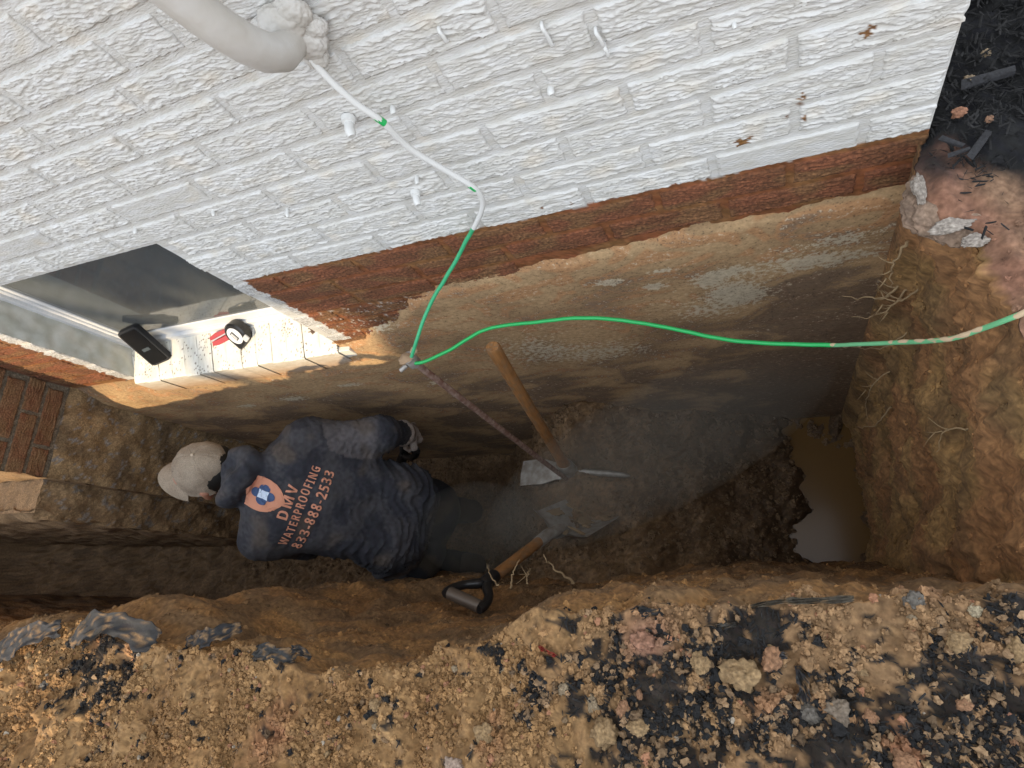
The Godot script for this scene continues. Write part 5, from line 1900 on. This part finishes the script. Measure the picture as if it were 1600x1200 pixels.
func scrap(pts: Array, width: Array, thick: float, color: Color, rag: float) -> ArrayMesh:
	# a torn strip with thickness along a path: rows across, curled and frayed
	var path := smooth_path(pts, 26)
	var v := PackedVector3Array()
	var col := PackedColorArray()
	var nu := 11
	for layer in 2:
		for j in path.size():
			var t := (path[mini(j + 1, path.size() - 1)] - path[maxi(j - 1, 0)]).normalized()
			var side := t.cross(Vector3.UP).normalized()
			var s := float(j) / (path.size() - 1)
			var w: float = lerpf(width[0], width[1], s) * pow(maxf(sin(PI * clampf(s * 0.92 + 0.04, 0, 1)), 0.02), 0.3) * (1.0 + 0.4 * nb.get_noise_2d(s * 4.5, pts[0].x * 31))
			for i in nu:
				var a := lerpf(-1, 1, float(i) / (nu - 1))
				var fray := 1.0 + rag * nb.get_noise_2d(s * 17 + a, pts[0].x * 9) if absf(a) > 0.9 else 1.0
				var p := path[j] + side * a * w * fray + Vector3(0, 0.006 * na.get_noise_3d(s * 6, a * 2.2, pts[0].x * 5) + 0.003 * nb.get_noise_3d(s * 17, a * 5, pts[0].x * 3) + 0.0016 * nc.get_noise_3d(s * 40, a * 12, pts[0].x) + 0.3 * w * a * a * sin(s * 5.0 + pts[0].x), 0)
				p.y -= thick * layer
				v.append(p - pts[0])
				col.append((color * (0.8 + 0.45 * nc.get_noise_3dv(p * 90))).lerp(Color(0.3, 0.18, 0.08), smoothstep(0.25, 0.6, nb.get_noise_3dv(p * 70) + 0.4 * nc.get_noise_3dv(p * 190)) * 0.8))
	var n := path.size()
	var idx := grid_index(nu, n, false)
	idx.append_array(grid_index(nu, n, true, nu * n))
	return finish(v, idx, col)


func root(pts: Array, r: float, label: String) -> Node3D:
	var o := base("root", pts[0], label, "root")
	var p := smooth_path(pts, 18)
	var rad := []
	for i in p.size():
		p[i] += Vector3(na.get_noise_1d(i * 0.6 + pts[0].x * 40), nb.get_noise_1d(i * 0.6 + pts[0].y * 40), nc.get_noise_1d(i * 0.6)) * r * 1.4 - pts[0]
		rad.append(r * (1.0 - 0.75 * i / 17.0))
	part("root_strand", tube(p, rad, 6), M.root, o)
	return o


func build_scraps() -> void:
	# torn weed-barrier cloth along the lip
	var dark := Color(0.05, 0.05, 0.056)
	for s in [
		[[Vector3(-1.40, 0.018, 0.80), Vector3(-1.33, 0.04, 0.765), Vector3(-1.25, 0.035, 0.752), Vector3(-1.17, 0.0, 0.785)], [0.016, 0.034], Color(0.07, 0.07, 0.075), "grey crumpled weed cloth sheet standing up at the left end of the lip"],
		[[Vector3(-1.10, -0.01, 0.79), Vector3(-1.03, 0.005, 0.768), Vector3(-0.97, -0.015, 0.748)], [0.02, 0.014], dark, "long dark strip of torn weed cloth on the sandy slope"],
		[[Vector3(-1.62, 0.03, 0.83), Vector3(-1.53, 0.035, 0.79), Vector3(-1.43, 0.03, 0.768)], [0.03, 0.02], Color(0.08, 0.08, 0.09), "grey weed cloth edge hanging over the lip at far left"],
		[[Vector3(-0.90, 0.015, 0.795), Vector3(-0.86, 0.02, 0.782), Vector3(-0.82, 0.0, 0.80)], [0.012, 0.016], Color(0.1, 0.1, 0.1), "small curled scrap of weed cloth right of the long strip"],
		[[Vector3(-0.83, 0.0, 0.785), Vector3(-0.80, 0.015, 0.775), Vector3(-0.775, 0.01, 0.79)], [0.007, 0.009], dark, "tiny purple-grey curl of weed cloth at the slump"],
		[[Vector3(-0.22, 0.0, 0.698), Vector3(-0.19, 0.012, 0.694), Vector3(-0.165, 0.0, 0.70)], [0.008, 0.010], dark, "dark pointed scrap of weed cloth on the lip above the slump"],
		[[Vector3(-0.14, 0.012, 0.72), Vector3(-0.11, 0.018, 0.712), Vector3(-0.07, 0.012, 0.705)], [0.003, 0.004], Color(0.2, 0.18, 0.15), "thin pale strip of cloth along the lip"],
		[[Vector3(-0.05, 0.005, 0.682), Vector3(-0.01, 0.018, 0.674), Vector3(0.03, 0.018, 0.672), Vector3(0.075, 0.01, 0.668)], [0.004, 0.005], Color(0.24, 0.2, 0.14), "cream frayed cloth edge along the lip beside the puddle"],
		[[Vector3(0.0, 0.02, 0.75), Vector3(0.005, 0.022, 0.78), Vector3(-0.005, 0.022, 0.81)], [0.007, 0.008], Color(0.09, 0.085, 0.09), "short grey strip of cloth pressed into the soil"],
		[[Vector3(-0.045, 0.02, 0.722), Vector3(-0.03, 0.024, 0.735), Vector3(-0.01, 0.022, 0.74)], [0.004, 0.005], Color(0.15, 0.15, 0.165), "pale grey shred of cloth in the black mulch"]]:
		var o := part("weed_cloth_scrap", scrap(s[0], s[1], 0.0015, s[2] * 0.45, 0.1), M.fabric, self, s[0][0] + Vector3(0, 0.001, 0))
		tag(o, s[3], "cloth scrap")
	var red := part("plastic_scrap", scrap([Vector3(-0.345, 0.03, 0.745), Vector3(-0.333, 0.036, 0.75), Vector3(-0.318, 0.032, 0.757)], [0.0022, 0.0028], 0.0008, Color(0.6, 0.06, 0.04), 0.2), M.fabric, self, Vector3(-0.345, 0.03, 0.745))
	tag(red, "thin red plastic scrap on the bank below the shovel grip", "plastic scrap")
	# broken concrete at the corner of the house
	var chunk := part("concrete_chunk", tinted(lump(301, 4, 0.17, 0.5), Color(0.40, 0.28, 0.2)), M.clod, self, Vector3(0.275, -0.03, 0.115))
	chunk.scale = Vector3(0.10, 0.09, 0.17)
	chunk.rotation = Vector3(0, 0.45, 0.15)
	tag(chunk, "lump of old pinkish concrete under the house corner", "concrete")
	for q in [[Vector3(0.243, -0.012, 0.085), Vector3(0.02, 0.03, 0.05), 302, "white mortar flake on the concrete lump nearest the wall"], [Vector3(0.268, -0.006, 0.158), Vector3(0.05, 0.02, 0.022), 303, "white mortar flake along the concrete lump's outer edge"], [Vector3(0.293, -0.008, 0.186), Vector3(0.035, 0.02, 0.02), 304, "small white mortar flake at the concrete lump's tip"]]:
		var o := part("mortar_flake", tinted(lump(q[2], 3, 0.28, 0.5), Color(0.5, 0.44, 0.38)), M.clod, self, q[0])
		o.scale = q[1]
		tag(o, q[3], "mortar")
	# roots
	for r in [
		[[Vector3(0.30, -0.40, 0.02), Vector3(0.262, -0.44, 0.06), Vector3(0.22, -0.47, 0.05), Vector3(0.175, -0.46, 0.045)], 0.0035, "forked pale root sticking out at the wall end of the trench"],
		[[Vector3(0.30, -0.41, 0.05), Vector3(0.27, -0.46, 0.075), Vector3(0.24, -0.53, 0.07), Vector3(0.20, -0.56, 0.055)], 0.003, "root bending below the forked root"],
		[[Vector3(0.295, -0.37, 0.09), Vector3(0.27, -0.43, 0.085), Vector3(0.245, -0.44, 0.06), Vector3(0.232, -0.40, 0.05)], 0.0025, "curling root above the forked root"],
		[[Vector3(0.26, -0.22, 0.06), Vector3(0.245, -0.30, 0.07), Vector3(0.25, -0.36, 0.085)], 0.0032, "single straw-coloured root hanging under the concrete lump"],
		[[Vector3(0.30, -0.55, 0.11), Vector3(0.265, -0.6, 0.12), Vector3(0.24, -0.66, 0.10), Vector3(0.2, -0.66, 0.09)], 0.002, "thin root crossing the corner below the green wire"],
		[[Vector3(0.30, -0.72, 0.13), Vector3(0.26, -0.82, 0.14), Vector3(0.25, -0.95, 0.16), Vector3(0.262, -1.05, 0.19)], 0.0022, "long thin root hanging down the dark corner"],
		[[Vector3(0.29, -0.84, 0.20), Vector3(0.265, -0.95, 0.22), Vector3(0.23, -1.05, 0.20)], 0.0026, "short root reaching toward the puddle"],
		[[Vector3(0.31, -0.30, 0.39), Vector3(0.287, -0.35, 0.38), Vector3(0.28, -0.40, 0.41)], 0.002, "small forked root on the right-hand soil face"],
		[[Vector3(-0.485, -0.58, 0.65), Vector3(-0.52, -0.52, 0.615), Vector3(-0.535, -0.5, 0.59)], 0.0035, "pale bent root poking over the trench from the near bank"],
		[[Vector3(-0.64, -0.55, 0.665), Vector3(-0.625, -0.53, 0.63), Vector3(-0.615, -0.54, 0.60)], 0.003, "curved white root beside the shovel shaft"],
		[[Vector3(-0.68, -0.56, 0.66), Vector3(-0.69, -0.54, 0.64), Vector3(-0.70, -0.53, 0.61)], 0.0024, "thin white root nearest the shovel grip"],
		[[Vector3(-0.6, -0.56, 0.655), Vector3(-0.595, -0.55, 0.635), Vector3(-0.585, -0.54, 0.62)], 0.002, "short forked root between the bent root and the shovel"]]:
		var o := root(r[0], r[1], r[2])
		if r[2].contains("fork") or r[2].contains("hanging") or r[2].contains("bending"):
			var a: Vector3 = r[0][1] - r[0][0]
			for b in 3:
				var st := a * (0.8 + 0.3 * b)
				part("rootlet", tube(smooth_path([st, st + Vector3(-0.012, -0.01, 0.012 * (b - 1)), st + Vector3(-0.026, -0.012 + 0.012 * b, 0.03 * (b - 1))], 8), [r[1] * 0.55, r[1] * 0.5, r[1] * 0.45, r[1] * 0.4, r[1] * 0.35, r[1] * 0.3, r[1] * 0.25, r[1] * 0.15], 5), M.root, o)
	# pale bits on the black mulch beyond the corner, and larger splinters one can tell apart
	var n := 0
	for q in [[0.302, -0.012, 0.018, Color(0.45, 0.22, 0.13), "orange clay crumb on the black mulch by the house corner"], [0.325, -0.065, 0.016, Color(0.4, 0.3, 0.19), "tan clay crumb on the black mulch further from the corner"], [0.352, -0.105, 0.011, Color(0.4, 0.3, 0.19), "small tan crumb farthest out on the black mulch"], [0.335, 0.01, 0.010, Color(0.42, 0.24, 0.15), "tiny orange crumb at the edge of the black mulch"]]:
		var o := part("clod", tinted(lump(320 + n, 3, 0.34, 0.7), q[3]), M.clod, self, Vector3(q[0], 0.016, q[1]))
		o.scale = Vector3.ONE * q[2]
		tag(o, q[4], "clod")
		n += 1
	for q in [[0.315, 0.05, 0.05, 0.9, "long split mulch chip beside the concrete lump"], [0.285, 0.035, 0.035, -0.7, "flat grey mulch chip at the house corner"], [0.29, 0.055, 0.03, 0.2, "short mulch chip between the corner and the split chip"], [0.345, -0.06, 0.07, 0.1, "long dark mulch stick at the right edge"]]:
		var o := part("mulch_chip", tinted(hull([Vector3(-0.5, 0, 0.1), Vector3(-0.45, 0.06, -0.1), Vector3(-0.42, -0.05, 0.1), Vector3(0.5, 0.02, -0.08), Vector3(0.45, -0.06, 0.1), Vector3(0.46, 0.06, 0.08), Vector3(0.3, -0.06, -0.12)]), Color(0.045, 0.045, 0.05)), M.clod, self, Vector3(q[0], 0.018, q[1]))
		o.scale = Vector3.ONE * q[2]
		o.rotation.y = q[3]
		tag(o, q[4], "mulch chip")


# ---------------------------------------------------------------- dust hanging in the trench
func build_dust() -> void:
	for d in [["dust_haze", Vector3(-0.36, -1.05, 0.23), Vector3(1.25, 0.62, 0.40), 0.44], ["dust_haze", Vector3(-1.0, -1.1, 0.47), Vector3(0.46, 0.5, 0.34), 0.36]]:
		var f := FogVolume.new()
		f.name = numbered(d[0])
		f.shape = RenderingServer.FOG_VOLUME_SHAPE_ELLIPSOID
		f.size = d[2]
		f.position = d[1]
		if d[1].x > -0.8:
			f.basis = frame_of(Vector3(0.1, 1, 0.1), Vector3(0.85, -0.12, -0.42))
		var m := FogMaterial.new()
		m.density = d[3]
		m.albedo = Color(0.95, 0.92, 0.86)
		f.material = m
		add_child(f)
		tag(f, "thin pale dust hanging in the trench over the mattock" if d[1].x > -0.8 else "thin pale dust hanging behind the worker's legs", "dust")
		f.set_meta("kind", "stuff")
